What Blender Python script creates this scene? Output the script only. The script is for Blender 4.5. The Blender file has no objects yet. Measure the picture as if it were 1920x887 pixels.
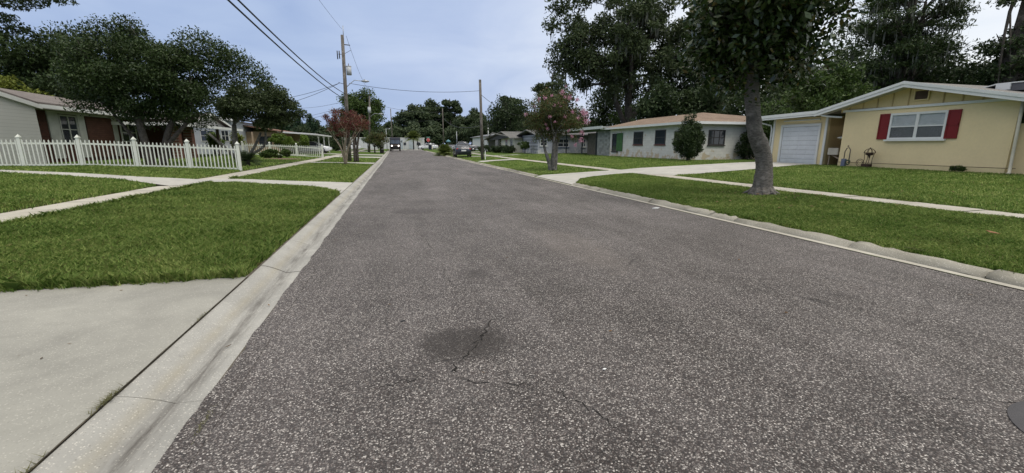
import bpy, bmesh, math, random
import numpy as np
from math import radians as R, sin, cos, pi
from mathutils import Vector, Matrix
S = bpy.context.scene
C = S.collection
random.seed(7)
# ------------------------------------------------------------------ camera, sky, sun, exposure
cd = bpy.data.cameras.new('camera'); cam = bpy.data.objects.new('camera', cd); C.objects.link(cam)
cd.lens = 15.0; cd.sensor_width = 36; cd.sensor_fit = 'HORIZONTAL'; cd.clip_start = .05; cd.clip_end = 3000
cam.location = (0, 0, 1.45); cam.rotation_euler = (R(90 - 12.1), 0, R(-14.985))
S.camera = cam
S.view_settings.view_transform = 'Standard'; S.view_settings.look = 'None'
S.view_settings.exposure = 0.22; S.view_settings.gamma = 1
SUN_EL, SUN_AZ = R(62), R(150)          # azimuth clockwise from +Y
w = bpy.data.worlds.new('World'); S.world = w; w.use_nodes = True
nt = w.node_tree; N = nt.nodes; L = nt.links; N.clear()
out = N.new('ShaderNodeOutputWorld'); bg = N.new('ShaderNodeBackground'); bg.inputs[1].default_value = .1
sky = N.new('ShaderNodeTexSky'); sky.sky_type = 'NISHITA'; sky.sun_disc = False
sky.sun_elevation = SUN_EL; sky.sun_rotation = SUN_AZ; sky.dust_density = 3; sky.air_density = 1.0
tc = N.new('ShaderNodeTexCoord')
sep = N.new('ShaderNodeSeparateXYZ'); L.new(tc.outputs['Generated'], sep.inputs[0])
nz = N.new('ShaderNodeTexNoise'); nz.inputs['Scale'].default_value = 1.6; nz.inputs['Detail'].default_value = 5
mp = N.new('ShaderNodeMapping'); mp.inputs['Scale'].default_value = (1, 1, 2.6)
L.new(tc.outputs['Generated'], mp.inputs[0]); L.new(mp.outputs[0], nz.inputs[0])
def wm(op, a, b, c=None):
    n = N.new('ShaderNodeMath'); n.operation = op
    for i, v in enumerate((a, b, c)):
        if v is None: continue
        if isinstance(v, (int, float)): n.inputs[i].default_value = v
        else: L.new(v, n.inputs[i])
    return n.outputs[0]
side = wm('ADD', wm('MULTIPLY', sep.outputs['X'], 1.05), wm('MULTIPLY', wm('SUBTRACT', nz.outputs[0], .5), .95))
ramp = N.new('ShaderNodeValToRGB'); L.new(side, ramp.inputs[0])
e = ramp.color_ramp.elements; e[0].position = 0.0; e[0].color = (3.7, 4.7, 6.9, 1); e[1].position = .8; e[1].color = (8.8, 9.1, 9.4, 1)
k = e.new(.25); k.color = (4.4, 5.3, 7.4, 1); k = e.new(.5); k.color = (6.0, 6.7, 8.2, 1)
# a cloud deck over the blue: brighter overhead
dk = N.new('ShaderNodeMapRange'); L.new(sep.outputs['Z'], dk.inputs[0]); dk.inputs[1].default_value = .32; dk.inputs[2].default_value = .75
dm = N.new('ShaderNodeMix'); dm.data_type = 'RGBA'; L.new(dk.outputs[0], dm.inputs[0]); L.new(ramp.outputs[0], dm.inputs[6]); dm.inputs[7].default_value = (12.5, 12.0, 11.0, 1)
nz2 = N.new('ShaderNodeTexNoise'); nz2.inputs['Scale'].default_value = 2.4; nz2.inputs['Detail'].default_value = 7; nz2.inputs['Roughness'].default_value = .55; nz2.inputs['Distortion'].default_value = .6
mp2 = N.new('ShaderNodeMapping'); mp2.inputs['Scale'].default_value = (1, 1, 4.0); L.new(tc.outputs['Generated'], mp2.inputs[0]); L.new(mp2.outputs[0], nz2.inputs[0])
cl = N.new('ShaderNodeValToRGB'); L.new(nz2.outputs[0], cl.inputs[0]); ce = cl.color_ramp.elements; ce[0].position = .35; ce[0].color = (.90, .92, .95, 1); ce[1].position = .66; ce[1].color = (1.14, 1.11, 1.05, 1)
cm = N.new('ShaderNodeMix'); cm.data_type = 'RGBA'; cm.blend_type = 'MULTIPLY'; cm.inputs[0].default_value = 1; L.new(dm.outputs[2], cm.inputs[6]); L.new(cl.outputs[0], cm.inputs[7])
mx = N.new('ShaderNodeMix'); mx.data_type = 'RGBA'; mx.inputs[0].default_value = .9
L.new(sky.outputs[0], mx.inputs[6]); L.new(cm.outputs[2], mx.inputs[7]); L.new(mx.outputs[2], bg.inputs[0]); L.new(bg.outputs[0], out.inputs[0])
sl = bpy.data.lights.new('sun', 'SUN'); sl.energy = 1.5; sl.angle = R(24); sl.color = (1, .95, .87)
so = bpy.data.objects.new('sun', sl); C.objects.link(so)
sd = Vector((sin(SUN_AZ) * cos(SUN_EL), cos(SUN_AZ) * cos(SUN_EL), sin(SUN_EL)))
so.rotation_euler = sd.to_track_quat('Z', 'Y').to_euler(); so.location = (0, 0, 60)

# ------------------------------------------------------------------ materials
MATS = {}
def lin(c):
    return tuple(((v / 255) / 12.92 if v / 255 <= .04045 else ((v / 255 + .055) / 1.055) ** 2.4) for v in c)
class NT:
    def __init__(s, name, rough=.7, spec=.3):
        m = bpy.data.materials.new(name); m.use_nodes = True; s.m = m; s.t = m.node_tree; s.N = s.t.nodes; s.L = s.t.links
        s.b = s.N['Principled BSDF']; s.b.inputs['Roughness'].default_value = rough; s.b.inputs['Specular IOR Level'].default_value = spec
        s.co = s.N.new('ShaderNodeTexCoord').outputs['Object']
    def map(s, scale=(1, 1, 1), rot=(0, 0, 0), src=None):
        n = s.N.new('ShaderNodeMapping'); n.inputs['Scale'].default_value = scale; n.inputs['Rotation'].default_value = rot
        s.L.new(src or s.co, n.inputs[0]); return n.outputs[0]
    def noise(s, scale, detail=4, src=None, rough=.5, dist=0):
        n = s.N.new('ShaderNodeTexNoise'); n.inputs['Scale'].default_value = scale; n.inputs['Detail'].default_value = detail
        n.inputs['Roughness'].default_value = rough; n.inputs['Distortion'].default_value = dist; s.L.new(src or s.co, n.inputs[0]); return n.outputs[0]
    def vor(s, scale, feature='F1', src=None, out='Distance'):
        n = s.N.new('ShaderNodeTexVoronoi'); n.feature = feature; n.inputs['Scale'].default_value = scale; s.L.new(src or s.co, n.inputs[0]); return n.outputs[out]
    def ramp(s, f, stops):
        n = s.N.new('ShaderNodeValToRGB'); s.L.new(f, n.inputs[0]); el = n.color_ramp.elements
        while len(el) < len(stops): el.new(.5)
        for q, (p, c) in zip(el, stops):
            q.position = p; q.color = (c, c, c, 1) if isinstance(c, (int, float)) else (*c, 1)
        return n.outputs[0]
    def mix(s, f, a, b, mode='MIX'):
        n = s.N.new('ShaderNodeMix'); n.data_type = 'RGBA'; n.blend_type = mode
        for i, v in ((0, f), (6, a), (7, b)):
            if isinstance(v, (int, float)): n.inputs[i].default_value = v if i == 0 else (v, v, v, 1)
            elif isinstance(v, tuple): n.inputs[i].default_value = (*v, 1)
            else: s.L.new(v, n.inputs[i])
        return n.outputs[2]
    def math(s, op, a, b=0.0):
        n = s.N.new('ShaderNodeMath'); n.operation = op
        for i, v in enumerate((a, b)):
            if isinstance(v, (int, float)): n.inputs[i].default_value = v
            else: s.L.new(v, n.inputs[i])
        return n.outputs[0]
    def xyz(s, ax): n = s.N.new('ShaderNodeSeparateXYZ'); s.L.new(s.co, n.inputs[0]); return n.outputs[ax]
    def col(s, c): 
        if isinstance(c, tuple): s.b.inputs['Base Color'].default_value = (*c, 1)
        else: s.L.new(c, s.b.inputs['Base Color'])
    def bump(s, h, strength=.5, dist=.01):
        n = s.N.new('ShaderNodeBump'); n.inputs['Strength'].default_value = strength; n.inputs['Distance'].default_value = dist
        s.L.new(h, n.inputs['Height']); s.L.new(n.outputs[0], s.b.inputs['Normal'])
def simple(name, c, rough=.6, var=.18, scale=3, spec=.3, metal=0, bump=0, bscale=60):
    if name in MATS: return MATS[name]
    t = NT(name, rough, spec); n = t.noise(scale, 6)
    a = tuple(v * (1 - var) for v in c); b = tuple(min(1, v * (1 + var)) for v in c)
    f = t.noise(scale * 14, 3)
    k = t.math('ADD', t.math('MULTIPLY', n, .65), t.math('MULTIPLY', f, .35))
    t.col(t.ramp(k, [(.3, a), (.7, b)])); t.b.inputs['Metallic'].default_value = metal
    if bump: t.bump(t.noise(bscale, 3), bump, .01)
    MATS[name] = t.m; return t.m
def asphalt():
    t = NT('asphalt_aggregate', .74, .3)
    wob = t.mix(.02, t.co, t.noise(9, 2), 'ADD')
    v = t.vor(135, src=t.co, out='Color'); d = t.vor(135, src=t.co)
    g = t.N.new('ShaderNodeSeparateColor'); t.L.new(v, g.inputs[0])
    v2 = t.vor(80, src=t.co, out='Color'); d2 = t.vor(80, src=t.co); g2 = t.N.new('ShaderNodeSeparateColor'); t.L.new(v2, g2.inputs[0])
    st = t.ramp(g.outputs[0], [(0, (.015, .0145, .0145)), (.35, (.031, .029, .029)), (.62, (.070, .065, .065)), (.78, (.14, .132, .127)), (.92, (.26, .245, .23)), (1, (.58, .55, .52))])
    hue = t.mix(t.math('MULTIPLY', g.outputs[1], .14), st, (.17, .095, .07))
    big = t.ramp(g2.outputs[0], [(.80, 0.0), (.84, 1.0)])
    bm_ = t.math('MULTIPLY', big, t.ramp(d2, [(.32, 1.0), (.42, 0.0)]))
    c = t.mix(bm_, hue, t.ramp(g2.outputs[1], [(0, (.16, .13, .12)), (.6, (.21, .19, .18)), (1, (.40, .38, .35))]))
    c = t.mix(t.ramp(d, [(.45, 0.0), (.75, .75)]), c, (.018, .017, .017))
    # wear: pale wheel paths, dull patches, stain spots with a shape of their own
    wide = t.noise(.35, 5, dist=1.2); streak = t.noise(1.1, 5, src=t.map((1, .2, 1)), rough=.7)
    c = t.mix(t.ramp(wide, [(.38, 0.0), (.68, .14)]), c, (.15, .14, .138)); c = t.mix(t.ramp(streak, [(.42, 0.0), (.68, .16)]), c, (.17, .156, .158))
    gain = t.math('ADD', t.math('MULTIPLY', wide, .75), t.math('ADD', t.math('MULTIPLY', streak, .9), t.math('MULTIPLY', t.noise(2.2, 5), .55))); gc = t.N.new('ShaderNodeCombineXYZ'); [t.L.new(gain, gc.inputs[q]) for q in range(3)]
    c = t.mix(1.0, c, gc.outputs[0], 'MULTIPLY')
    def spot(cx, cy, rx, ry, k_):
        x = t.math('DIVIDE', t.math('SUBTRACT', t.xyz(0), cx), rx); y = t.math('DIVIDE', t.math('SUBTRACT', t.xyz(1), cy), ry)
        rr = t.math('SQRT', t.math('ADD', t.math('MULTIPLY', x, x), t.math('MULTIPLY', y, y)))
        rr = t.math('ADD', rr, t.math('MULTIPLY', t.math('SUBTRACT', t.noise(6, 4), .5), .8))
        return t.math('MULTIPLY', t.ramp(rr, [(.55, 1.0), (1, 0.0)]), k_)
    c = t.mix(spot(.41, 2.93, .42, .34, .72), c, (.026, .022, .020))
    c = t.mix(spot(.80, 4.6, .22, .25, .4), c, (.03, .026, .024))
    c = t.mix(spot(.35, 9.6, .6, .45, .4), c, (.04, .034, .034))
    c = t.mix(spot(2.4, 5.5, .5, 1.6, .25), c, (.2, .175, .16))
    # crack network
    wc = t.mix(.35, t.co, t.noise(1.3, 5), 'ADD')
    ed = t.vor(.62, 'DISTANCE_TO_EDGE', src=wc); ms = t.noise(.5, 3)
    ck = t.math('MULTIPLY', t.ramp(ed, [(.0015, 1.0), (.006, 0.0)]), t.ramp(ms, [(.52, 0.0), (.60, .6)]))
    c = t.mix(ck, c, (.012, .011, .011))
    t.col(c)
    hgt = t.math('SUBTRACT', t.math('SUBTRACT', 1.0, d), t.math('MULTIPLY', ck, 2.0)); t.bump(hgt, .55, .006)
    MATS['asphalt'] = t.m; return t.m
def concrete(name, base=(.40, .385, .345), stain=(.27, .255, .225), flow=False, speck=.5):
    t = NT(name, .88, .2)
    c = t.mix(t.ramp(t.noise(1.4, 6, dist=.6), [(.35, 0.0), (.7, .8)]), base, stain)
    c = t.mix(t.ramp(t.noise(7, 5), [(.5, 0.0), (.8, .35)]), c, tuple(v * .62 for v in base))
    v = t.vor(105, out='Color'); d = t.vor(105); g = t.N.new('ShaderNodeSeparateColor'); t.L.new(v, g.inputs[0])
    sp = t.math('MULTIPLY', t.ramp(g.outputs[0], [(.7, 0.0), (.95, 1.0)]), t.ramp(d, [(.3, 1.0), (.5, 0.0)]))
    c = t.mix(t.math('MULTIPLY', sp, speck), c, (.72, .69, .62))
    dk = t.math('MULTIPLY', t.ramp(g.outputs[1], [(.82, 0.0), (1, 1.0)]), t.ramp(d, [(.3, 1.0), (.5, 0.0)]))
    c = t.mix(t.math('MULTIPLY', dk, speck), c, (.1, .09, .08))
    if flow:   # dirt settled along the flow line of the gutter
        x = t.math('ABSOLUTE', t.math('ADD', t.math('ADD', t.xyz(0), 1.31), t.math('MULTIPLY', t.math('SUBTRACT', t.noise(1.5, 3), .5), .12)))
        f = t.math('MULTIPLY', t.ramp(x, [(0.0, 1.0), (.11, 0.0)]), t.ramp(t.noise(3, 6, src=t.map((6, .5, 1)), rough=.7), [(.38, .05), (.66, .9)]))
        c = t.mix(f, c, (.075, .068, .062))
        yl = t.math('ABSOLUTE', t.math('ADD', t.xyz(0), 1.42)); c = t.mix(t.math('MULTIPLY', t.ramp(yl, [(0.0, .5), (.06, 0.0)]), t.noise(5, 3)), c, (.26, .22, .13))
    t.col(c); t.bump(t.math('ADD', t.noise(60, 4), t.math('MULTIPLY', t.noise(4, 4), 1.5)), .35, .008)
    MATS[name] = t.m; return t.m
def lawnmat():
    t = NT('lawn_soil_and_turf', .95, .1)
    c = t.ramp(t.noise(.5, 6, dist=.5), [(.25, (.052, .098, .018)), (.5, (.092, .152, .030)), (.75, (.150, .195, .050))])
    c = t.mix(t.ramp(t.noise(55, 3), [(.35, .6), (.65, 0.0)]), c, (.012, .022, .006))
    c = t.mix(t.ramp(t.noise(28, 3), [(.55, 0.0), (.75, .45)]), c, (.11, .145, .04))
    c = t.mix(t.ramp(t.noise(1.1, 5), [(.6, 0.0), (.78, .5)]), c, (.10, .092, .035))
    for ex in (-1.62, -6.02, -7.18, 10.26, 11.2, 6.5):
        q = t.math('ADD', t.math('ABSOLUTE', t.math('SUBTRACT', t.xyz(0), ex)), t.math('MULTIPLY', t.noise(7, 4), .14)); c = t.mix(t.ramp(q, [(.09, .85), (.17, 0.0)]), c, (.05, .038, .024))
    t.col(c); t.bump(t.noise(40, 4), .8, .03); return t.m
def leafmat(name, dark, light, rough=.55, trans=.22, spec=.3, odd=None):
    if name in MATS: return MATS[name]
    t = NT(name, rough, spec)
    ge = t.N.new('ShaderNodeNewGeometry')
    r = ge.outputs['Random Per Island']
    f = t.math('ADD', t.math('MULTIPLY', r, .55), t.math('MULTIPLY', t.noise(.45, 3), .7))
    c = t.ramp(f, [(.25, dark), (.95, light)])
    if odd: c = t.mix(t.ramp(t.math('FRACT', t.math('MULTIPLY', r, 37.3)), [(1 - odd[1] - .01, 0.0), (1 - odd[1], 1.0)]), c, odd[0])
    t.col(c)
    tr = t.N.new('ShaderNodeBsdfTranslucent'); t.L.new(c, tr.inputs[0]); ms = t.N.new('ShaderNodeMixShader'); ms.inputs[0].default_value = trans
    t.L.new(t.b.outputs[0], ms.inputs[1]); t.L.new(tr.outputs[0], ms.inputs[2]); t.L.new(ms.outputs[0], t.N['Material Output'].inputs[0])
    MATS[name] = t.m; return t.m
def barkmat(name, a, b, scale=9, ring=1.0):
    if name in MATS: return MATS[name]
    t = NT(name, .9, .15); m = t.map((1, 1, ring))
    n = t.noise(scale, 6, src=m, rough=.65, dist=.4)
    c = t.ramp(n, [(.3, a), (.65, b)]); c = t.mix(t.ramp(t.noise(4, 4), [(.55, 0.0), (.7, .5)]), c, tuple(min(1, v * 1.9) for v in b))
    c = t.mix(t.ramp(t.noise(2.1, 4), [(.6, 0.0), (.72, .6)]), c, (.03, .032, .026))
    t.col(c); t.bump(n, .9, .03); MATS[name] = t.m; return t.m
def shingle(name, a, b):
    t = NT(name, .9, .15)
    br = t.N.new('ShaderNodeTexBrick'); br.inputs['Scale'].default_value = 4.5; br.inputs['Mortar Size'].default_value = .012
    br.inputs['Color1'].default_value = (*a, 1); br.inputs['Color2'].default_value = (*b, 1); br.inputs['Mortar'].default_value = (*(v * .45 for v in a), 1)
    br.inputs['Brick Width'].default_value = 1.3; br.inputs['Row Height'].default_value = .62
    t.L.new(t.map((1, 1, 1), (0, 0, R(90))), br.inputs[0])
    c = t.mix(t.ramp(t.noise(.9, 6), [(.4, 0.0), (.7, .55)]), br.outputs[0], tuple(v * .55 for v in a))
    c = t.mix(t.ramp(t.noise(40, 3), [(.45, 0.0), (.7, .4)]), c, tuple(min(1, v * 1.8) for v in b))
    t.col(c); t.bump(br.outputs['Fac'], .3, .01); MATS[name] = t.m; return t.m
def brick(name, a, b, mortar, axis='x', scale=1.0):
    t = NT(name, .9, .15)
    br = t.N.new('ShaderNodeTexBrick'); br.inputs['Scale'].default_value = 5 * scale; br.inputs['Mortar Size'].default_value = .02
    br.inputs['Color1'].default_value = (*a, 1); br.inputs['Color2'].default_value = (*b, 1); br.inputs['Mortar'].default_value = (*mortar, 1)
    br.inputs['Brick Width'].default_value = 1.0; br.inputs['Row Height'].default_value = .38
    # wall in the y-z plane: brick u = y, v = z
    cx = t.N.new('ShaderNodeCombineXYZ'); t.L.new(t.xyz(1 if axis == 'y' else 0), cx.inputs[0]); t.L.new(t.xyz(2), cx.inputs[1])
    t.L.new(cx.outputs[0], br.inputs[0])
    c = t.mix(t.ramp(t.noise(3, 5), [(.4, 0.0), (.75, .5)]), br.outputs[0], tuple(v * .5 for v in a)); t.col(c); t.bump(br.outputs['Fac'], -.4, .01)
    MATS[name] = t.m; return t.m
def block(name, base, peel=None, seam=.1, axis='y', seamdark=.55):
    """painted concrete block or boarded wall with faint seams; old paint flaking near the ground"""
    t = NT(name, .85, .2)
    br = t.N.new('ShaderNodeTexBrick'); br.inputs['Scale'].default_value = 2.5; br.inputs['Mortar Size'].default_value = .008
    br.inputs['Brick Width'].default_value = 1.0; br.inputs['Row Height'].default_value = .5
    v = seam
    br.inputs['Color1'].default_value = (*base, 1); br.inputs['Color2'].default_value = (*(x * (1 - v) for x in base), 1); br.inputs['Mortar'].default_value = (*(x * seamdark for x in base), 1)
    cx = t.N.new('ShaderNodeCombineXYZ'); t.L.new(t.xyz(1 if axis == 'y' else 0), cx.inputs[0]); t.L.new(t.xyz(2), cx.inputs[1]); t.L.new(cx.outputs[0], br.inputs[0])
    c = t.mix(t.ramp(t.noise(1.2, 6), [(.45, 0.0), (.75, .35)]), br.outputs[0], tuple(x * .7 for x in base))
    if peel:
        z = t.ramp(t.xyz(2), [(0.0, .19), (.55, .09), (1.0, -.1) if False else (1.0, 0.0)])
        zz = t.N.new('ShaderNodeMapRange'); t.L.new(t.xyz(2), zz.inputs[0]); zz.inputs[1].default_value = .3; zz.inputs[2].default_value = 1.4; zz.inputs[3].default_value = .17; zz.inputs[4].default_value = -.05
        f = t.math('ADD', t.noise(1.7, 7, rough=.62), zz.outputs[0])
        c = t.mix(t.ramp(f, [(.60, 0.0), (.625, .85)]), c, peel)
        c = t.mix(t.ramp(t.math('ADD', t.noise(4, 7, rough=.7), zz.outputs[0]), [(.70, 0.0), (.72, .8)]), c, (.62, .6, .56))
        c = t.mix(t.ramp(t.math('ADD', t.noise(9, 5), zz.outputs[0]), [(.78, 0.0), (.8, .7)]), c, (.05, .05, .045))
    t.col(c); t.bump(br.outputs['Fac'], -.25, .006); MATS[name] = t.m; return t.m
def glass(name='window_glass', c=(.02, .024, .03), rough=.06):
    if name in MATS: return MATS[name]
    t = NT(name, rough, .6); t.col(t.mix(t.noise(1.5, 3), c, tuple(v * 2.2 for v in c))); MATS[name] = t.m; return t.m
def clearglass():
    m = bpy.data.materials.new('clear_pane'); m.use_nodes = True; t = m.node_tree; n = t.nodes; n.clear()
    o = n.new('ShaderNodeOutputMaterial'); a = n.new('ShaderNodeBsdfTransparent'); a.inputs[0].default_value = (.9, .94, .95, 1); g = n.new('ShaderNodeBsdfGlossy'); g.inputs['Roughness'].default_value = .04
    f = n.new('ShaderNodeFresnel'); f.inputs[0].default_value = 1.45; x = n.new('ShaderNodeMixShader')
    t.links.new(f.outputs[0], x.inputs[0]); t.links.new(a.outputs[0], x.inputs[1]); t.links.new(g.outputs[0], x.inputs[2]); t.links.new(x.outputs[0], o.inputs[0]); return m
def emit(name, c, s):
    m = bpy.data.materials.new(name); m.use_nodes = True; b = m.node_tree.nodes['Principled BSDF']
    b.inputs['Base Color'].default_value = (*c, 1); b.inputs['Emission Color'].default_value = (*c, 1); b.inputs['Emission Strength'].default_value = s; return m
M_ASP = asphalt(); M_CON = concrete('old_concrete', (.31, .305, .275), (.20, .197, .18), False, .28); M_GUT = concrete('gutter_concrete', (.35, .345, .325), (.24, .238, .225), True, .45)
M_WALK = concrete('sidewalk_concrete', (.43, .41, .355), (.31, .29, .25), False, .3); M_KERB = concrete('kerb_concrete', (.31, .295, .25), (.17, .16, .13), False, .6)
M_DRV = concrete('driveway_concrete', (.42, .41, .38), (.31, .305, .29), False, .3)
M_LAWN = lawnmat(); M_GLASS = glass(); M_CLEAR = clearglass()
M_WHITE = simple('white_trim_paint', (.66, .67, .66), .45, .08, 2); M_VINYL = simple('white_fence_vinyl', (.62, .64, .58), .4, .10, 1.5)
M_DARK = simple('black_trim', (.02, .02, .02), .4); M_YEL = simple('yellow_stucco', (.74, .61, .37), .9, .07, .9, bump=.5, bscale=55)
M_YELB = simple('yellow_board', (.60, .48, .25), .8, .08, 1.2); M_RED = simple('red_shutter_paint', (.17, .012, .014), .45, .12, 3)
M_POLE = barkmat('weathered_pole_wood', (.07, .062, .055), (.17, .155, .14), 7, .12); M_WIRE = simple('black_cable', (.025, .025, .03), .6)
M_STEEL = simple('grey_steel', (.35, .37, .4), .4, .1, 2, metal=.4); M_RUST = simple('rusty_iron', (.045, .028, .02), .8, .3, 8)
M_BARK = barkmat('grey_bark', (.055, .052, .048), (.17, .165, .155)); M_BARKD = barkmat('dark_bark', (.03, .026, .022), (.09, .08, .07))
M_BARKL = barkmat('smooth_pale_bark', (.16, .13, .10), (.33, .28, .22), 5)
M_BARKM = barkmat('magnolia_bark', (.060, .055, .048), (.185, .172, .155), 13, 2.6)
M_TYRE = simple('tyre_rubber', (.012, .012, .013), .8); M_RIM = simple('wheel_alloy', (.3, .31, .32), .3, metal=.7)
LF = dict(
    magn=leafmat('magnolia_leaf', (.010, .024, .006), (.048, .080, .020), .26, .10, .5, ((.10, .085, .02), .05)),
    oak=leafmat('live_oak_leaf', (.014, .029, .009), (.055, .086, .026), .5, .2),
    oak2=leafmat('grey_green_leaf', (.022, .038, .014), (.078, .105, .042), .55, .25),
    mid=leafmat('mid_green_leaf', (.022, .045, .010), (.085, .135, .030), .5, .25),
    bright=leafmat('bright_green_leaf', (.05, .095, .012), (.16, .23, .04), .5, .3),
    yel=leafmat('yellow_green_leaf', (.09, .12, .02), (.24, .27, .05), .5, .3),
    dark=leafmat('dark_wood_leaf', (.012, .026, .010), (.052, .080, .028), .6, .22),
    far=leafmat('far_wood_leaf', (.024, .044, .020), (.082, .112, .052), .6, .22),
    conif=leafmat('conifer_leaf', (.008, .026, .012), (.028, .065, .026), .6, .1),
    red=leafmat('red_seed_head', (.05, .026, .015), (.18, .085, .05), .6, .2, .2, ((.20, .03, .06), .16)),
    redb=leafmat('brown_seed_head', (.05, .035, .02), (.17, .10, .07), .6, .2, .2, ((.28, .14, .10), .15)),
    crape=leafmat('olive_crape_leaf', (.032, .050, .014), (.115, .135, .042), .55, .28, .3, ((.15, .07, .04), .10)),
    pink=leafmat('pink_blossom', (.40, .16, .26), (.66, .40, .50), .6, .35),
    moss=leafmat('hanging_moss', (.06, .068, .058), (.15, .16, .135), .9, .2),
    palm=leafmat('palm_frond', (.05, .09, .02), (.18, .21, .06), .5, .2))

# ------------------------------------------------------------------ mesh helpers
class MB:
    def __init__(s): s.v = []; s.f = []; s.sm = []
    def add(s, vs, fs, smooth=False):
        o = len(s.v); s.v += [tuple(p) for p in vs]; s.f += [tuple(i + o for i in f) for f in fs]; s.sm += [smooth] * len(fs); return s
    def box(s, x0, x1, y0, y1, z0, z1):
        return s.add([(x, y, z) for z in (z0, z1) for y in (y0, y1) for x in (x0, x1)], [(0, 2, 3, 1), (4, 5, 7, 6), (0, 1, 5, 4), (2, 6, 7, 3), (0, 4, 6, 2), (1, 3, 7, 5)])
    def prism(s, poly, vec):
        """extrude polygon (list of 3d pts) by vec, closed"""
        n = len(poly); vec = Vector(vec); a = [Vector(p) for p in poly]
        return s.add(a + [p + vec for p in a], [tuple(range(n))[::-1], tuple(range(n, 2 * n))] + [(i, (i + 1) % n, n + (i + 1) % n, n + i) for i in range(n)])
    def tube(s, pts, rad, n=8, cap=True):
        pts = [Vector(p) for p in pts]; vs = []; fs = []
        if isinstance(rad, (int, float)): rad = [rad] * len(pts)
        prev = None
        for i, p in enumerate(pts):
            d = (pts[min(i + 1, len(pts) - 1)] - pts[max(i - 1, 0)]).normalized()
            if prev is None: a = d.orthogonal().normalized()
            else: a = (prev - d * prev.dot(d)).normalized()
            prev = a; b = d.cross(a)
            for q in range(n):
                t_ = 2 * pi * q / n; vs.append(p + (a * cos(t_) + b * sin(t_)) * rad[i])
        for i in range(len(pts) - 1):
            for q in range(n): fs.append((i * n + q, i * n + (q + 1) % n, (i + 1) * n + (q + 1) % n, (i + 1) * n + q))
        if cap: fs.append(tuple(range(n))[::-1]); fs.append(tuple((len(pts) - 1) * n + q for q in range(n)))
        return s.add(vs, fs, True)
    def disc(s, c, ax, r, n=20, th=.02):
        c = Vector(c); ax = Vector(ax).normalized(); return s.tube([c - ax * th / 2, c + ax * th / 2], r, n)
    def ball(s, c, r, nu=12, nv=8):
        if isinstance(r, (int, float)): r = (r, r, r)
        vs = [(c[0], c[1], c[2] - r[2])]; fs = []
        for j in range(1, nv):
            for i in range(nu):
                a = 2 * pi * i / nu; b = -pi / 2 + pi * j / nv
                vs.append((c[0] + r[0] * cos(b) * cos(a), c[1] + r[1] * cos(b) * sin(a), c[2] + r[2] * sin(b)))
        vs.append((c[0], c[1], c[2] + r[2])); t_ = len(vs) - 1
        for i in range(nu):
            fs.append((0, 1 + (i + 1) % nu, 1 + i)); fs.append((t_, 1 + (nv - 2) * nu + i, 1 + (nv - 2) * nu + (i + 1) % nu))
            for j in range(nv - 2): fs.append((1 + j * nu + i, 1 + j * nu + (i + 1) % nu, 1 + (j + 1) * nu + (i + 1) % nu, 1 + (j + 1) * nu + i))
        return s.add(vs, fs, True)
    def build(s, name, mat, parent=None, bevel=0):
        me = bpy.data.meshes.new(name); me.from_pydata(s.v, [], s.f); me.polygons.foreach_set('use_smooth', s.sm)
        me.materials.append(mat); me.update(); me.validate()
        bm = bmesh.new(); bm.from_mesh(me); bmesh.ops.recalc_face_normals(bm, faces=bm.faces)
        if bevel: bmesh.ops.bevel(bm, geom=[e_ for e_ in bm.edges], offset=bevel, segments=1, affect='EDGES')
        bm.to_mesh(me); bm.free()
        o = bpy.data.objects.new(name, me); C.objects.link(o)
        if parent: o.parent = parent; o.matrix_parent_inverse = Matrix.Translation(parent.location).inverted() if not parent.get('_local') else Matrix()
        return o
def tag(o, label=None, cat=None, group=None, kind=None):
    if label: o['label'] = label
    if cat: o['category'] = cat
    if group: o['group'] = group
    if kind: o['kind'] = kind
    return o
def thing(name, label, cat, loc=(0, 0, 0), group=None):
    """Empty at the thing's base; parts are given in world coordinates"""
    o = bpy.data.objects.new(name, None); C.objects.link(o); o.location = loc; o.empty_display_size = .3
    return tag(o, label, cat, group)
def lthing(name, label, cat, loc=(0, 0, 0), rz=0, group=None, scale=1):
    """Empty whose parts are given in its own coordinates"""
    o = thing(name, label, cat, loc, group); o.rotation_euler.z = rz; o.scale = (scale,) * 3; LOCAL.add(o.name); return o
LOCAL = set()
_b = MB.build
def build(s, name, mat, parent=None, bevel=0):
    o = _b(s, name, mat, None, bevel)
    if parent:
        o.parent = parent; root = parent
        while root.parent: root = root.parent
        if root.name not in LOCAL and parent is root: o.matrix_parent_inverse = Matrix.Translation(parent.location).inverted()
    return o
MB.build = build
def npmesh(name, V, F, mat, parent=None):
    """V: (n,3) float, F: (m,k) int all faces same size"""
    me = bpy.data.meshes.new(name); n, kk = F.shape
    me.vertices.add(len(V)); me.vertices.foreach_set('co', V.astype(np.float32).ravel())
    me.loops.add(n * kk); me.loops.foreach_set('vertex_index', F.astype(np.int32).ravel())
    me.polygons.add(n); me.polygons.foreach_set('loop_start', np.arange(0, n * kk, kk, dtype=np.int32)); me.polygons.foreach_set('loop_total', np.full(n, kk, dtype=np.int32))
    me.update(calc_edges=True); me.materials.append(mat)
    o = bpy.data.objects.new(name, me); C.objects.link(o)
    if parent: o.parent = parent
    return o
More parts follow.
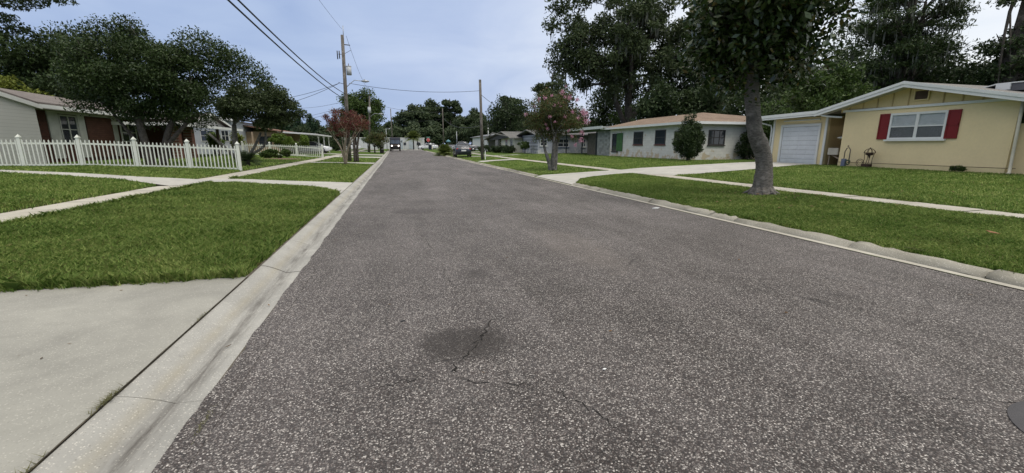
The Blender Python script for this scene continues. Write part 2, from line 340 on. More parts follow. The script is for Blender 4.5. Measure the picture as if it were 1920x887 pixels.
# ------------------------------------------------------------------ the lie of the land
PX = [-60, -30, -13, -7.3, -7.1, -6.1, -1.62, -1.57, -1.50, -1.31, -1.11, 2.5, 6.06, 6.16, 6.26, 6.42, 6.5, 10.3, 11.15, 11.3, 20, 60]
PZ = [.6, .6, .55, .30, .22, .20, .10, .09, .075, -.012, .0, .04, .0, .0, .07, .10, .10, .2, .21, .26, .45, .5]
def gz(x, y):
    return np.interp(x, PX, PZ) + np.interp(y, [-20, 40, 70, 92, 115, 400], [0, 0, .1, .18, .4, .6])
def g(x, y): return float(gz(x, y))
def gridmesh(name, xs, ys, dz, mat, xf=None):
    xs = np.array(xs, float); ys = np.array(ys, float); X, Y = np.meshgrid(xs, ys)
    if xf is not None: X = xf(X, Y)
    Z = gz(X, Y) + dz; V = np.stack([X, Y, Z], -1).reshape(-1, 3); nx = len(xs)
    i = (np.arange(len(ys) - 1)[:, None] * nx + np.arange(nx - 1)[None]).ravel()
    F = np.stack([i, i + 1, i + nx + 1, i + nx], -1); return npmesh(name, V, F, mat)
def struct(o): o['kind'] = 'structure'; return o
YS = sorted(set([-12, -6, -2, 0, 2, 4, 6, 8, 10, 14, 18, 22, 26, 30, 34, 38, 42, 46, 50, 55, 60, 66, 72, 78, 84, 90, 97]))
xs_g = [-900, -300, -120] + PX + [120, 300, 900]
gx = gridmesh('ground', xs_g, [-200, -60, -20] + YS + [105, 115, 140, 200, 400, 1200], -.035, M_LAWN); struct(gx)
struct(gridmesh('road', np.linspace(-1.11, 6.10, 9), YS + [100], .0, M_ASP))
# ragged asphalt edge over the gutter
rng = np.random.default_rng(3)
ye = np.arange(-3, 30, .06); rag = .015 + .035 * np.interp(ye, np.arange(-3, 31, .31), rng.random(110)) + .012 * rng.random(len(ye))
V = np.concatenate([np.stack([np.full_like(ye, -1.0), ye, gz(-1.0, ye) + .004], -1), np.stack([-1.11 - rag, ye, gz(-1.11 - rag, ye) + .006], -1)])
n = len(ye); i = np.arange(n - 1); struct(npmesh('road', V, np.stack([i, i + 1, n + i + 1, n + i], -1), M_ASP))
# left gutter in cast lengths with joints
joints = [-8, -4.5, -1.2, 2.63, 5.33, 6.75, 9.5, 12.4, 15.4, 18.4, 22, 26, 30, 35, 40, 46, 52, 60, 70, 80, 96]
mb = MB(); gxs = [-1.57, -1.52, -1.44, -1.38, -1.31, -1.22, -1.09]
for a, b in zip(joints[:-1], joints[1:]):
    jw = .004
    yy = np.linspace(a + jw, b - jw, 8); o = len(mb.v); dz = random.uniform(-.003, .003)
    for q, y in enumerate(yy):
        for p_, x in enumerate(gxs):
            wob = .012 * sin(x * 14 + round(y, 1) * 3)
            mb.v.append((x, y + wob, g(x, y) + dz + (-.01 if x > -1.1 else 0)))
    for q in range(7):
        for p_ in range(len(gxs) - 1):
            t_ = o + q * len(gxs) + p_; mb.f.append((t_, t_ + 1, t_ + 1 + len(gxs), t_ + len(gxs))); mb.sm.append(True)
struct(mb.build('gutter', M_GUT))
struct(gridmesh('gutter_bed', [-1.6, -1.52, -1.31, -1.05], YS, -.006, simple('dark_joint_dirt', (.10, .088, .07), .95, .4, 20)))
# thin concrete lip and lumpy kerb on the right
struct(gridmesh('gutter', [6.085, 6.13, 6.17], YS, .010, M_WALK))
mb = MB(); y = -4.0
while y < 92:
    ln = random.choice([.7, 1.1, 1.5, 2.2, 3.0]) if y < 30 else 3.0
    if not (14.2 < y + ln / 2 < 19.4):
        h_ = random.uniform(-.012, .008); m_ = 11; o = len(mb.v); pr = [(6.18, .0), (6.20, .03), (6.25, .07), (6.31, .088), (6.38, .09), (6.43, .07), (6.45, -.02)]
        for q in range(m_):
            yy = y + .005 + (ln - .010) * q / (m_ - 1); en = .92 if q in (0, m_ - 1) else 1
            for (x, z) in pr: mb.v.append((x + random.uniform(-.014, .014) + h_, yy, g(6.1, yy) + (z + h_ + random.uniform(-.018, .018)) * en))
        for q in range(m_ - 1):
            for p_ in range(len(pr) - 1):
                t_ = o + q * len(pr) + p_; mb.f.append((t_, t_ + 1, t_ + 1 + len(pr), t_ + len(pr))); mb.sm.append(True)
        mb.f.append(tuple(o + p_ for p_ in range(len(pr)))); mb.sm.append(False); mb.f.append(tuple(o + (m_ - 1) * len(pr) + p_ for p_ in range(len(pr)))); mb.sm.append(False)
    y += ln
struct(mb.build('kerb', M_KERB))
# sidewalks in slabs
def walk(name, x0, x1, y0, y1, skip=()):
    mb = MB(); y = y0
    while y < y1:
        yy = [y + .006, y + .4, y + .8, min(y + 1.19, y1)]; o = len(mb.v); dz = random.uniform(-.004, .004)
        for v in yy:
            for x in (x0, (x0 + x1) / 2, x1): mb.v.append((x, v, g(x, v) + dz))
        for q in range(3):
            for p_ in range(2): t_ = o + q * 3 + p_; mb.f.append((t_, t_ + 1, t_ + 4, t_ + 3)); mb.sm.append(False)
        y += 1.2
    return struct(mb.build(name, M_WALK))
walk('sidewalk', -7.1, -6.1, -4, 96); walk('sidewalk', 10.32, 11.12, -4, 96)
# driveways: near edge y0(x), far edge y1(x)
def drive(xs, y0, y1, dz=.006, mat=None, seams=()):
    xs = np.array(xs, float); T = np.linspace(0, 1, 7); y0 = np.array(y0, float); y1 = np.array(y1, float)
    Y = y0[None] + (y1 - y0)[None] * T[:, None]; X = np.repeat(xs[None], 7, 0); Z = gz(X, Y) + dz; nx = len(xs)
    V = np.stack([X, Y, Z], -1).reshape(-1, 3); i = (np.arange(6)[:, None] * nx + np.arange(nx - 1)[None]).ravel()
    DRV.append((xs, y0, y1)); return struct(npmesh('driveway', V, np.stack([i, i + 1, i + nx + 1, i + nx], -1), mat or M_DRV))
DRV = []
drive([-14, -8, -6.6, -4, -2.5, -1.576], [-1.6, -1.6, -1.6, -1.6, -1.8, -2.4], [4.75, 4.75, 4.75, 4.77, 4.8, 4.9], .008, M_CON)
drive([-26, -14.6, -11, -8.6, -7.4, -6.8, -6.1, -5.3, -4.1, -3.0, -2.3, -1.8, -1.58], [19.0, 18.9, 17.9, 16.7, 15.6, 15.5, 16.6, 16.55, 16.0, 15.3, 14.6, 13.6, 12.9], [21.6, 20.6, 19.0, 17.9, 17.6, 18.0, 18.4, 18.2, 17.6, 17.2, 17.0, 16.8, 16.8])
drive([6.2, 6.5, 7.2, 8.2, 9.5, 10.3, 11.15, 12.3, 16, 19.5, 21.6], [14.5, 14.9, 16.2, 16.9, 17.5, 17.6, 15.6, 15.4, 16.4, 17.5, 17.9], [18.9, 18.8, 18.9, 19.2, 19.5, 19.6, 19.9, 20.0, 20.6, 21.2, 21.6])
drive([-6.1, -4, -1.6], [34.3, 34.0, 33.2], [35.6, 35.4, 35.6]); drive([-12, -7.1, -6.1, -4, -1.6], [49.5, 48.6, 48.4, 48.2, 47.2], [52.5, 51.6, 51.0, 50.8, 51.4]); drive([-12, -6.1, -1.6], [58, 58, 57.4], [61, 61, 61.6]); drive([-10, -6.1, -1.6], [80, 80, 79.4], [84, 84, 84.6])
drive([6.2, 8, 10.4], [34.2, 35.6, 36.6], [37, 37.6, 38.4]); drive([6.2, 8, 10.4, 14], [47.0, 47.7, 48, 48.3], [49.6, 49.2, 49.4, 49.7])
drive([6.2, 8, 14], [66, 67, 67], [71, 70, 70])
def paved(x, y):
    m = (x > -1.585) & (x < 6.40 + .05 * np.sin(y * 7) * np.sin(y * 2.3)); m |= (x > -7.06) & (x < -6.14) | (x > 10.36) & (x < 11.08)
    for xs, y0, y1 in DRV:
        a = np.interp(x, xs, y0, left=1e9, right=1e9); b = np.interp(x, xs, y1, left=-1e9, right=-1e9); m |= (y > a + .02) & (y < b - .03)
    m |= y > 96
    m |= (x < -17) & (y > 23.6) & (y < 47); m |= (x > 21.2) & (y > 4) & (y < 22.5) | (x > 19.9) & (y > 26.4) & (y < 50)
    return m
# cross street beyond the end of the road, with painted stripes
struct(gridmesh('cross_street', [-80, -30, -6, -1.1, 6.1, 14, 40, 80], [100, 103, 107, 112], .004, simple('worn_light_asphalt', (.20, .19, .19), .9, .1, .5)))
mb = MB()
for x in (.6, 1.9, 3.1, 4.3):
    mb.add([(x, 102.2, g(x, 102.2) + .012), (x + .8, 102.2, g(x, 102.2) + .012), (x + .8, 103.4, g(x, 103.4) + .012), (x, 103.4, g(x, 103.4) + .012)], [(0, 1, 2, 3)])
for x in (1.2, 4.4, 6.0):
    mb.add([(x, 108, g(x, 108) + .012), (x + 1.5, 108, g(x, 108) + .012), (x + 1.5, 109.8, g(x, 109.8) + .012), (x, 109.8, g(x, 109.8) + .012)], [(0, 1, 2, 3)])
struct(mb.build('road_marking', simple('worn_white_paint', (.7, .7, .68), .6)))
# road cracks as thin sunken-looking tar lines
def crack(pts, wd, seed):
    r = random.Random(seed); P = []
    for (a, b) in zip(pts[:-1], pts[1:]):
        for q in range(7):
            t_ = q / 7; P.append((a[0] + (b[0] - a[0]) * t_ + r.uniform(-1, 1) * .03, a[1] + (b[1] - a[1]) * t_ + r.uniform(-1, 1) * .03))
    P.append(pts[-1]); mb = MB(); n_ = len(P); vs = []
    for q, p_ in enumerate(P):
        d = Vector((P[min(q + 1, n_ - 1)][0] - P[max(q - 1, 0)][0], P[min(q + 1, n_ - 1)][1] - P[max(q - 1, 0)][1])).normalized(); nn = (-d.y, d.x)
        ww = wd * .62 * r.choice((.15, .4, .7, 1)) * (0.15 if q in (0, n_ - 1) else 1)
        for s_ in (-1, 1): vs.append((p_[0] + nn[0] * ww * s_, p_[1] + nn[1] * ww * s_, g(p_[0], p_[1]) + .004))
    mb.add(vs, [(2 * q, 2 * q + 1, 2 * q + 3, 2 * q + 2) for q in range(n_ - 1)]); return struct(mb.build('road_crack', MCK))
MCK = simple('crack_dirt', (.013, .012, .011), .95)
crack([(.29, 2.52), (.30, 2.60), (.42, 2.73), (.50, 2.90), (.58, 3.02), (.72, 3.32)], .009, 1)
crack([(-.25, 2.47), (-.05, 2.49), (.12, 2.52)], .006, 2)
crack([(.3, 2.45), (.5, 2.3), (.8, 2.25), (.86, 2.1), (.95, 1.9), (1.05, 1.7)], .006, 3)
crack([(.5, 4.1), (.75, 4.0), (1.0, 3.95), (1.3, 3.8), (1.9, 3.75), (2.6, 3.3)], .005, 4)
crack([(.46, 5.2), (.45, 4.6), (.5, 4.2)], .005, 5); crack([(2.7, 1.55), (3.0, 1.45), (3.4, 1.3)], .005, 6)
crack([(3.0, 4.2), (3.4, 3.7), (4.1, 3.5)], .004, 7); crack([(.3, 8.2), (.35, 7.0), (.45, 5.8)], .006, 8); crack([(1.2, 9.5), (2.2, 8.8), (3.3, 8.9)], .006, 9)

# ------------------------------------------------------------------ grass blades
def grass():
    rg = np.random.default_rng(11); B = []
    def scatter(n_, x0, x1, d0, d1, h0, wd):
        # density falls with distance: sample distance log-uniformly along the y axis
        y = d0 * (d1 / d0) ** rg.random(n_) ; x = x0 + (x1 - x0) * rg.random(n_)
        return x, y
    def add(x, y, hgt, wid):
        xe = np.minimum(np.abs(x + 1.6), np.abs(x + 7.1)); keep = rg.random(len(x)) < np.clip(xe / .22 + .35, 0, 1); x, y, hgt, wid = x[keep], y[keep], hgt[keep], wid[keep]; wb = .03 * np.sin(x * 9 + y * 4) * np.sin(y * 7.3) + .02 * np.sin(x * 31 + y * 23); k_ = ~paved(x + wb + rg.normal(0, .018, len(x)), y + wb + rg.normal(0, .018, len(x)))
        x, y, hgt, wid = x[k_], y[k_], hgt[k_], wid[k_]; n_ = len(x)
        a = rg.random(n_) * 2 * pi; ln = hgt * rg.uniform(.2, 1.0, n_); b = a + rg.normal(0, .5, n_)
        z = gz(x, y) - .03; p0 = np.stack([x, y, z], -1); sidev = np.stack([np.cos(a + pi / 2), np.sin(a + pi / 2), 0 * a], -1) * wid[:, None]
        mid = p0 + np.stack([np.cos(b) * ln * .35, np.sin(b) * ln * .35, hgt * .62], -1); tip = p0 + np.stack([np.cos(b) * ln, np.sin(b) * ln, hgt * rg.uniform(.75, 1, n_)], -1)
        V = np.stack([p0 - sidev, p0 + sidev, mid + sidev * .7, tip, mid - sidev * .7], 1)
        B.append(V.reshape(-1, 3))
    def patch(n_, x0, x1, y0, y1, h_, wk):
        # importance: nearer gets more
        x = x0 + (x1 - x0) * rg.random(n_ * 3); y = y0 + (y1 - y0) * rg.random(n_ * 3); d = np.hypot(x, y)
        dm = max(2.0, np.hypot(min(abs(x0), abs(x1)) if x0 * x1 > 0 else 0, max(y0, 0)))
        # keep what the camera's field (with a margin) can see
        ang = np.degrees(np.arctan2(x, y)); vis = (ang > -46) & (ang < 76)
        pr = (dm / d) ** 1.3; k_ = (rg.random(len(x)) < pr) & vis; x, y, d = x[k_][:n_], y[k_][:n_], d[k_][:n_]
        patchy = .75 + .5 * (np.sin(x * 1.7 + np.sin(y * 1.3) * 2) * np.sin(y * 1.1 + np.cos(x * .9)) * .5 + .5)
        hh = h_ * patchy * rg.uniform(.55, 1.25, len(x)); add(x, y, hh, wk * (1 + d / 9) * rg.uniform(.7, 1.3, len(x)))
    patch(210000, -7, -1.6, 4.7, 10, .095, .0027)
    patch(110000, -7, -1.6, 10, 17, .09, .0029)
    patch(60000, -14, -7.1, 6, 18, .08, .003)
    patch(45000, -22, -7.1, 18, 24, .08, .003)
    patch(30000, -6.2, -1.6, 17, 34, .07, .003); patch(22000, -14, -1.6, 24, 50, .07, .0035)
    patch(190000, 6.36, 10.4, 1.5, 9, .06, .0026)
    patch(60000, 6.44, 10.4, 9, 20, .055, .0026)
    patch(90000, 11.1, 21.3, 3.5, 18, .055, .003)
    patch(40000, 11.1, 20, 20, 50, .06, .0035); patch(15000, 6.44, 10.4, 20, 50, .05, .0035)
    # longer tufts overhanging slab edges
    def edge(n_, fx, fy, h_):
        t_ = rg.random(n_); x = fx(t_) + .04 * np.sin(t_ * 83) * np.sin(t_ * 31) + rg.normal(0, .03, n_); wv = .05 * np.sin(t_ * 61) * np.sin(t_ * 23) + .03 * np.sin(t_ * 190); y = fy(t_) + wv + rg.normal(0, .03, n_); add(x, y, h_ * rg.uniform(.6, 1.3, n_), .003 * np.ones(n_))
    edge(9000, lambda t_: -1.60 - 5.5 * t_, lambda t_: 4.86 - .1 * t_, .14); edge(9000, lambda t_: -1.68 + 0 * t_, lambda t_: 4.9 + 8.5 * t_, .10)
    edge(9000, lambda t_: -6.06 + 0 * t_, lambda t_: 7 + 12 * t_, .13); edge(7000, lambda t_: 6.52 + 0 * t_, lambda t_: 1.5 + 13 * t_, .06)
    edge(5000, lambda t_: 11.15 + 0 * t_, lambda t_: 3 + 12 * t_, .08); edge(5000, lambda t_: 10.28 + 0 * t_, lambda t_: 3 + 14 * t_, .06)
    V = np.concatenate(B); n_ = len(V) // 5; i = np.arange(n_)[:, None] * 5
    # two faces per blade: quad + triangle, written as one 5-gon to keep it cheap
    F = i + np.array([[0, 1, 2, 3, 4]])
    t = NT('grass_blade', .6, .25); ge = t.N.new('ShaderNodeNewGeometry'); r = ge.outputs['Random Per Island']
    f = t.math('ADD', t.math('MULTIPLY', r, .5), t.math('MULTIPLY', t.noise(.7, 6, dist=.8), .6))
    c = t.ramp(f, [(.22, (.056, .118, .018)), (.5, (.150, .250, .045)), (.8, (.38, .44, .14))])
    c = t.mix(t.ramp(t.math('FRACT', t.math('MULTIPLY', r, 53.7)), [(.95, 0.0), (.96, .8)]), c, (.24, .21, .09))
    c = t.mix(t.ramp(t.noise(1.3, 4), [(.6, 0.0), (.75, .35)]), c, (.14, .14, .045))
    t.col(c); tr = t.N.new('ShaderNodeBsdfTranslucent'); t.L.new(c, tr.inputs[0]); ms = t.N.new('ShaderNodeMixShader'); ms.inputs[0].default_value = .3
    t.L.new(t.b.outputs[0], ms.inputs[1]); t.L.new(tr.outputs[0], ms.inputs[2]); t.L.new(ms.outputs[0], t.N['Material Output'].inputs[0])
    o = npmesh('grass', V, F, t.m); tag(o, 'green mown grass of the verges and lawns on both sides of the road', 'grass', kind='stuff')
grass()

# ------------------------------------------------------------------ houses
def vwall(mb, X, poly, th):
    """wall slab in the y-z plane at x = X; th signed thickness in x"""
    mb.prism([(X, y, z) for y, z in poly], (th, 0, 0)); return mb
def win_x(parent, X, s_, y0, y1, z0, z1, frame=M_WHITE, pane=None, muntin=True, fw=.06, sill=None, name='window', cols=2, rows=2):
    """window on a wall at x=X whose outward normal is s_*x; window > pane, sill"""
    f = MB(); a, b = X - s_ * .01, X + s_ * .045; xa, xb = min(a, b), max(a, b)
    f.box(xa, xb, y0, y1, z1 - fw, z1); f.box(xa, xb, y0, y1, z0, z0 + fw); f.box(xa, xb, y0, y0 + fw, z0 + fw, z1 - fw); f.box(xa, xb, y1 - fw, y1, z0 + fw, z1 - fw)
    a2, b2 = X + s_ * .006, X + s_ * .035; xa, xb = min(a2, b2), max(a2, b2)
    if muntin:
        for q in range(1, cols): yy = y0 + (y1 - y0) * q / cols; f.box(xa, xb, yy - .03, yy + .03, z0 + fw, z1 - fw)
        for q in range(1, rows): zz = z0 + (z1 - z0) * q / rows; f.box(min(a2, X + s_ * .03), max(a2, X + s_ * .03), y0 + fw, y1 - fw, zz - .018, zz + .018)
    w_ = f.build(name, frame, parent)
    p_ = MB(); xa, xb = sorted((X - s_ * .02, X + s_ * .012)); p_.box(xa, xb, y0 + fw * .5, y1 - fw * .5, z0 + fw * .5, z1 - fw * .5); p_.build('pane', pane or M_GLASS, w_)
    if sill: q = MB(); xa, xb = sorted((X + s_ * .002, X + s_ * .09)); q.box(xa, xb, y0 - .06, y1 + .06, z0 - .07, z0 - .003); q.build('sill', sill, w_)
    return w_
def win_y(parent, Y, x0, x1, z0, z1, frame=M_WHITE, pane=None, fw=.06, name='window', sill=None, cols=2):
    """window on a wall at y=Y facing -y"""
    f = MB(); a, b = Y - .045, Y + .01
    f.box(x0, x1, a, b, z1 - fw, z1); f.box(x0, x1, a, b, z0, z0 + fw); f.box(x0, x0 + fw, a, b, z0 + fw, z1 - fw); f.box(x1 - fw, x1, a, b, z0 + fw, z1 - fw)
    f.box(x0 + fw, x1 - fw, Y - .03, Y, (z0 + z1) / 2 - .02, (z0 + z1) / 2 + .02)
    for q in range(1, cols): xx = x0 + (x1 - x0) * q / cols; f.box(xx - .02, xx + .02, Y - .033, Y, z0 + fw, z1 - fw)
    w_ = f.build(name, frame, parent); p_ = MB(); p_.box(x0 + fw / 2, x1 - fw / 2, Y - .012, Y + .02, z0 + fw / 2, z1 - fw / 2); p_.build('pane', pane or M_GLASS, w_)
    if sill: q = MB(); q.box(x0 - .05, x1 + .05, Y - .09, Y - .002, z0 - .07, z0 - .003); q.build('sill', sill, w_)
    return w_
def roofslab(mb, pts, th=.12):
    return mb.prism(pts, (0, 0, th))

# --- yellow house, gable front parallel to the road
yh = thing('yellow_house', 'yellow stucco house with red shutters, low white-edged gable and attached white garage door', 'house', (21.3, 13, .45))
mb = MB(); RY, RZ = 13.9, 3.98
sl_ = .245
def rz(y): return RZ - abs(y - RY) * sl_
vwall(mb, 21.3, [(10.47, .25), (16.65, .25), (16.65, 3.04), (10.47, 3.04)], .2)
mb.box(21.5, 30, 16.45, 16.65, .25, 3.0); mb.box(21.55, 21.75, 5, 10.468, .25, 2.2)
mb.build('wall', M_YEL, yh)
mb = MB(); vwall(mb, 21.297, [(10.47, .25), (16.65, .25), (16.65, .62), (10.47, .62)], -.02); mb.build('plinth', simple('yellow_plinth', (.62, .52, .31), .9, .1, 2), yh)
mb = MB(); vwall(mb, 21.275, [(10.2, .615), (16.66, .615), (16.66, .637), (10.2, .637)], .02); mb.build('drip_strip', simple('brown_drip_edge', (.12, .09, .05), .7), yh)
mb = MB(); vwall(mb, 21.32, [(9.0, 3.0), (16.9, 3.0), (16.9, rz(16.9) - .1), (RY, RZ - .1), (9.0, rz(9.0) - .1)], .06); gb = mb.build('gable', M_YELB, yh)
for y in np.arange(10.3, 16.6, .62):
    if abs(y - 13.55) < .35: continue
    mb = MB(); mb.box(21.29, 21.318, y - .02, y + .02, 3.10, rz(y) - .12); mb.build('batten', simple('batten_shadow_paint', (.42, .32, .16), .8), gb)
mb = MB(); mb.box(21.24, 21.298, 9.9, 16.75, 3.00, 3.10); mb.build('trim_board', M_WHITE, yh)
v_ = MB(); v_.box(21.26, 21.318, 13.27, 13.84, 3.27, 3.32); v_.box(21.26, 21.318, 13.27, 13.84, 3.66, 3.71); v_.box(21.26, 21.318, 13.27, 13.32, 3.32, 3.66); v_.box(21.26, 21.318, 13.79, 13.84, 3.32, 3.66)
vt = v_.build('vent', M_YELB, yh); v_ = MB()
for q in range(7): v_.prism([(21.27, 13.32, 3.33 + q * .047), (21.31, 13.32, 3.345 + q * .047), (21.31, 13.32, 3.36 + q * .047), (21.27, 13.32, 3.342 + q * .047)], (0, .47, 0))
v_.box(21.311, 21.317, 13.32, 13.79, 3.32, 3.66); v_.build('louvre', simple('brown_louvre', (.12, .085, .06), .8), vt)
# roof: two planes, fascia in two steps
rf = MB()
for (ya, yb) in ((RY, 17.75), (RY, 5.0)):
    roofslab(rf, [(20.72, ya, rz(ya)), (20.72, yb, rz(yb)), (31, yb, rz(yb)), (31, ya, rz(ya))], .06)
M_RFY = shingle('grey_shingle', (.16, .155, .15), (.21, .2, .19)); roof = rf.build('roof', M_RFY, yh)
fs = MB()
for (ya, yb) in ((RY, 17.8), (RY, 5.0)):
    for (x, dz0, dz1) in ((20.66, -.03, .085), (20.69, -.155, -.033)):
        fs.prism([(x, ya, rz(ya) + dz0), (x, yb, rz(yb) + dz0), (x, yb, rz(yb) + dz1), (x, ya, rz(ya) + dz1)], (.03, 0, 0))
fs.build('fascia', M_WHITE, roof)
sf = MB()
for (ya, yb) in ((RY, 17.7), (RY, 5.0)): sf.prism([(20.72, ya, rz(ya) - .10), (20.72, yb, rz(yb) - .10), (21.32, yb, rz(yb) - .10), (21.32, ya, rz(ya) - .10)], (0, 0, .03))
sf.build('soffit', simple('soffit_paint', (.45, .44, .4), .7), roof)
dp = MB(); dp.tube([(20.75, 17.55, 2.98), (20.85, 17.45, 2.88), (21.15, 16.95, 2.80), (21.24, 16.75, 2.78)], .045, 8); dp.build('downspout', M_WHITE, roof)
dp = MB(); dp.tube([(21.2, 10.38, 3.0), (21.2, 10.33, 1.5), (21.2, 10.3, .62), (21.1, 10.25, .48), (20.95, 10.2, .44)], .05, 8); dp.build('downspout', simple('cream_downspout', (.55, .52, .42), .5), yh)
# window with blinds
wd = MB(); X = 21.3
for (a, b, c_, d_) in ((12.5, 14.58, 2.72, 2.81), (12.5, 14.58, 1.70, 1.77), (12.5, 12.58, 1.77, 2.72), (14.50, 14.58, 1.77, 2.72), (13.47, 13.58, 1.77, 2.72)): wd.box(X - .05, X - .002, a, b, c_, d_)
for (a, b) in ((12.58, 13.47), (13.58, 14.50)): wd.box(X - .045, X - .004, a, b, 2.21, 2.26)
wo = wd.build('window', M_WHITE, yh)
bl = MB()
for (a, b) in ((12.58, 13.47), (13.58, 14.50)):
    z = 1.79
    while z < 2.71: bl.prism([(X - .012, a, z), (X - .004, a, z + .016), (X - .003, a, z + .012), (X - .011, a, z - .004)], (0, b - a, 0)); z += .027
    pass
bl.build('blind', simple('blind_slat', (.62, .63, .64), .6), wo)
bk = MB(); bk.box(X - .002, X + .001, 12.55, 14.53, 1.74, 2.75); bk.build('backing', M_DARK, wo)
pn = MB(); pn.add([(X - .022, 12.58, 1.77), (X - .022, 14.5, 1.77), (X - .022, 14.5, 2.72), (X - .022, 12.58, 2.72)], [(0, 1, 2, 3)]); pn.build('pane', M_CLEAR, wo)
sc2 = MB(); [sc2.add([(X - .027, a, 1.77), (X - .027, b, 1.77), (X - .027, b, 2.21), (X - .027, a, 2.21)], [(0, 1, 2, 3)]) for a, b in ((12.58, 13.47), (13.58, 14.5))]
scm = bpy.data.materials.new('insect_screen'); scm.use_nodes = True; t_ = scm.node_tree; b_ = t_.nodes['Principled BSDF']; b_.inputs['Base Color'].default_value = (.05, .05, .055, 1); b_.inputs['Alpha'].default_value = .55
sc2.build('screen', scm, wo)
sl2 = MB(); sl2.box(X - .12, X - .002, 12.42, 14.66, 1.62, 1.695); sl2.build('sill', M_WHITE, wo)
for (a, b) in ((12.08, 12.49), (14.59, 15.02)):
    s_ = MB(); s_.box(X - .035, X - .002, a, b, 1.70, 2.81)
    for (c_, d_) in ((1.70, 1.76), (2.22, 2.28), (2.75, 2.81)): s_.box(X - .05, X - .036, a, b, c_, d_)
    s_.box(X - .05, X - .036, a, a + .05, 1.76, 2.75); s_.box(X - .05, X - .036, b - .05, b, 1.76, 2.75); s_.build('shutter', M_RED, yh)
# garage wing
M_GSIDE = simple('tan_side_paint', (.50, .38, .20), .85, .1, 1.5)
gw = MB(); gw.box(22.2, 22.4, 18.24, 18.62, .35, 2.95); gw.box(22.2, 22.4, 20.95, 21.6, .35, 2.95); gw.box(22.2, 22.4, 18.62, 20.95, 2.47, 2.95)
ga = gw.build('garage_wing', M_YEL, yh)
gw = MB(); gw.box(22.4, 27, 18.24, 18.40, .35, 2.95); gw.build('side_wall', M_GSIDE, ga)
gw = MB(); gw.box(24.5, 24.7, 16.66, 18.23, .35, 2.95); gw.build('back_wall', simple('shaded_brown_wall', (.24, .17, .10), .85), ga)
gw = MB(); gw.box(22.14, 22.198, 18.55, 18.66, .40, 2.60); gw.box(22.14, 22.198, 20.93, 21.06, .40, 2.60); gw.box(22.14, 22.198, 18.66, 20.93, 2.47, 2.60)
gw.box(22.14, 22.198, 18.20, 18.32, .40, 2.95); gw.box(22.14, 22.198, 21.50, 21.62, .40, 2.95); gw.box(22.14, 22.198, 18.66, 20.93, 2.78, 2.84); gw.build('trim', M_WHITE, ga)
gd = MB(); z = .42
for q in range(8):
    gd.box(22.19, 22.26, 18.67, 20.92, z + q * .256, z + q * .256 + .247)
    for c_ in range(4): yy = 18.75 + c_ * .55; gd.box(22.182, 22.189, yy, yy + .44, z + q * .256 + .04, z + q * .256 + .205)
gdm = simple('grey_white_door_paint', (.60, .62, .65), .5, .10, 2); gdo = gd.build('garage_door', gdm, ga)
gd = MB(); gd.box(22.27, 22.3, 18.66, 20.93, .42, 2.46); gd.build('gap_backing', M_DARK, ga)
gr = MB(); gr.prism([(21.55, 17.82, 3.07), (21.55, 22.55, 2.98), (28, 22.55, 2.98), (28, 17.82, 3.07)], (0, 0, .1)); gro = gr.build('garage_roof', M_RFY, ga)
gr = MB()
for (x, a, b) in ((21.48, .0, .16), (21.51, -.1, -.003)): gr.prism([(x, 17.82, 3.07 + a), (x, 22.6, 2.98 + a), (x, 22.6, 2.98 + b), (x, 17.82, 3.07 + b)], (.04, 0, 0))
gr.build('fascia', M_WHITE, gro)
gr = MB(); gr.tube([(21.6, 22.3, 2.88), (21.75, 22.1, 2.75), (22.1, 21.75, 2.6), (22.13, 21.7, 2.4), (22.13, 21.7, .5)], .045, 8); gr.build('downspout', M_WHITE, gro)
for (a, b) in ((18.22, 18.6), (20.98, 21.6)): gr = MB(); gr.box(22.15, 22.25, a, b, .30, .42); gr.build('footing', simple('grey_footing', (.15, .15, .15), .9), ga)
# flat roof-top vent box
rb = thing('roof_ventilator', 'low white-edged metal ventilator box lying on the yellow house roof', 'roof vent', (23.5, 12.5, 3.6))
mb = MB(); mb.box(23.1, 24.1, 10.6, 12.15, 3.5, 3.78); mb.build('box', simple('dark_metal_box', (.10, .10, .11), .5), rb)
mb = MB(); mb.box(23.05, 24.15, 10.55, 12.18, 3.784, 3.82); mb.box(23.04, 23.098, 11.75, 12.18, 3.55, 3.78); mb.prism([(23.05, 12.18, 3.78), (23.05, 12.75, 3.64), (24.15, 12.75, 3.64), (24.15, 12.18, 3.78)], (0, 0, .04)); mb.build('cap', M_WHITE, rb)

# --- things by the yellow house
uc = thing('utility_bench', 'wooden workbench with a pale cushion piled on it in the gap beside the garage', 'bench', (22.6, 17.4, .42))
wb = simple('weathered_pine', (.32, .26, .2), .8)
mb = MB(); mb.box(22.3, 23.1, 16.75, 18.05, 1.02, 1.08); mb.build('top', wb, uc)
for (x, y) in ((22.34, 16.8), (22.34, 17.98), (23.0, 16.8), (23.0, 17.98)): m2 = MB(); m2.box(x, x + .06, y, y + .05, .42, 1.018); m2.build('leg', wb, uc)
mb = MB(); mb.tube([(22.36, 16.85, .45), (22.36, 17.9, .95)], .04, 4); mb.build('brace', wb, uc)
mb = MB(); mb.box(22.26, 22.34, 17.5, 18.05, .95, 1.30); mb.build('panel', simple('cream_panel', (.5, .47, .4), .7), uc)
cu = thing('patio_stool', 'round pale cushioned stool standing on the workbench beside the garage', 'stool', (22.7, 17.5, 1.08))
mb = MB(); mb.tube([(22.7, 17.5, 1.084), (22.7, 17.5, 1.75)], .035, 8); mb.disc((22.7, 17.5, 1.10), (0, 0, 1), .16, 14, .03); mb.build('pedestal', wb, cu)
mb = MB(); mb.ball((22.7, 17.45, 1.82), (.36, .5, .09), 16, 8); mb.build('seat', simple('pale_cushion', (.5, .5, .46), .9, .3, 9), cu)
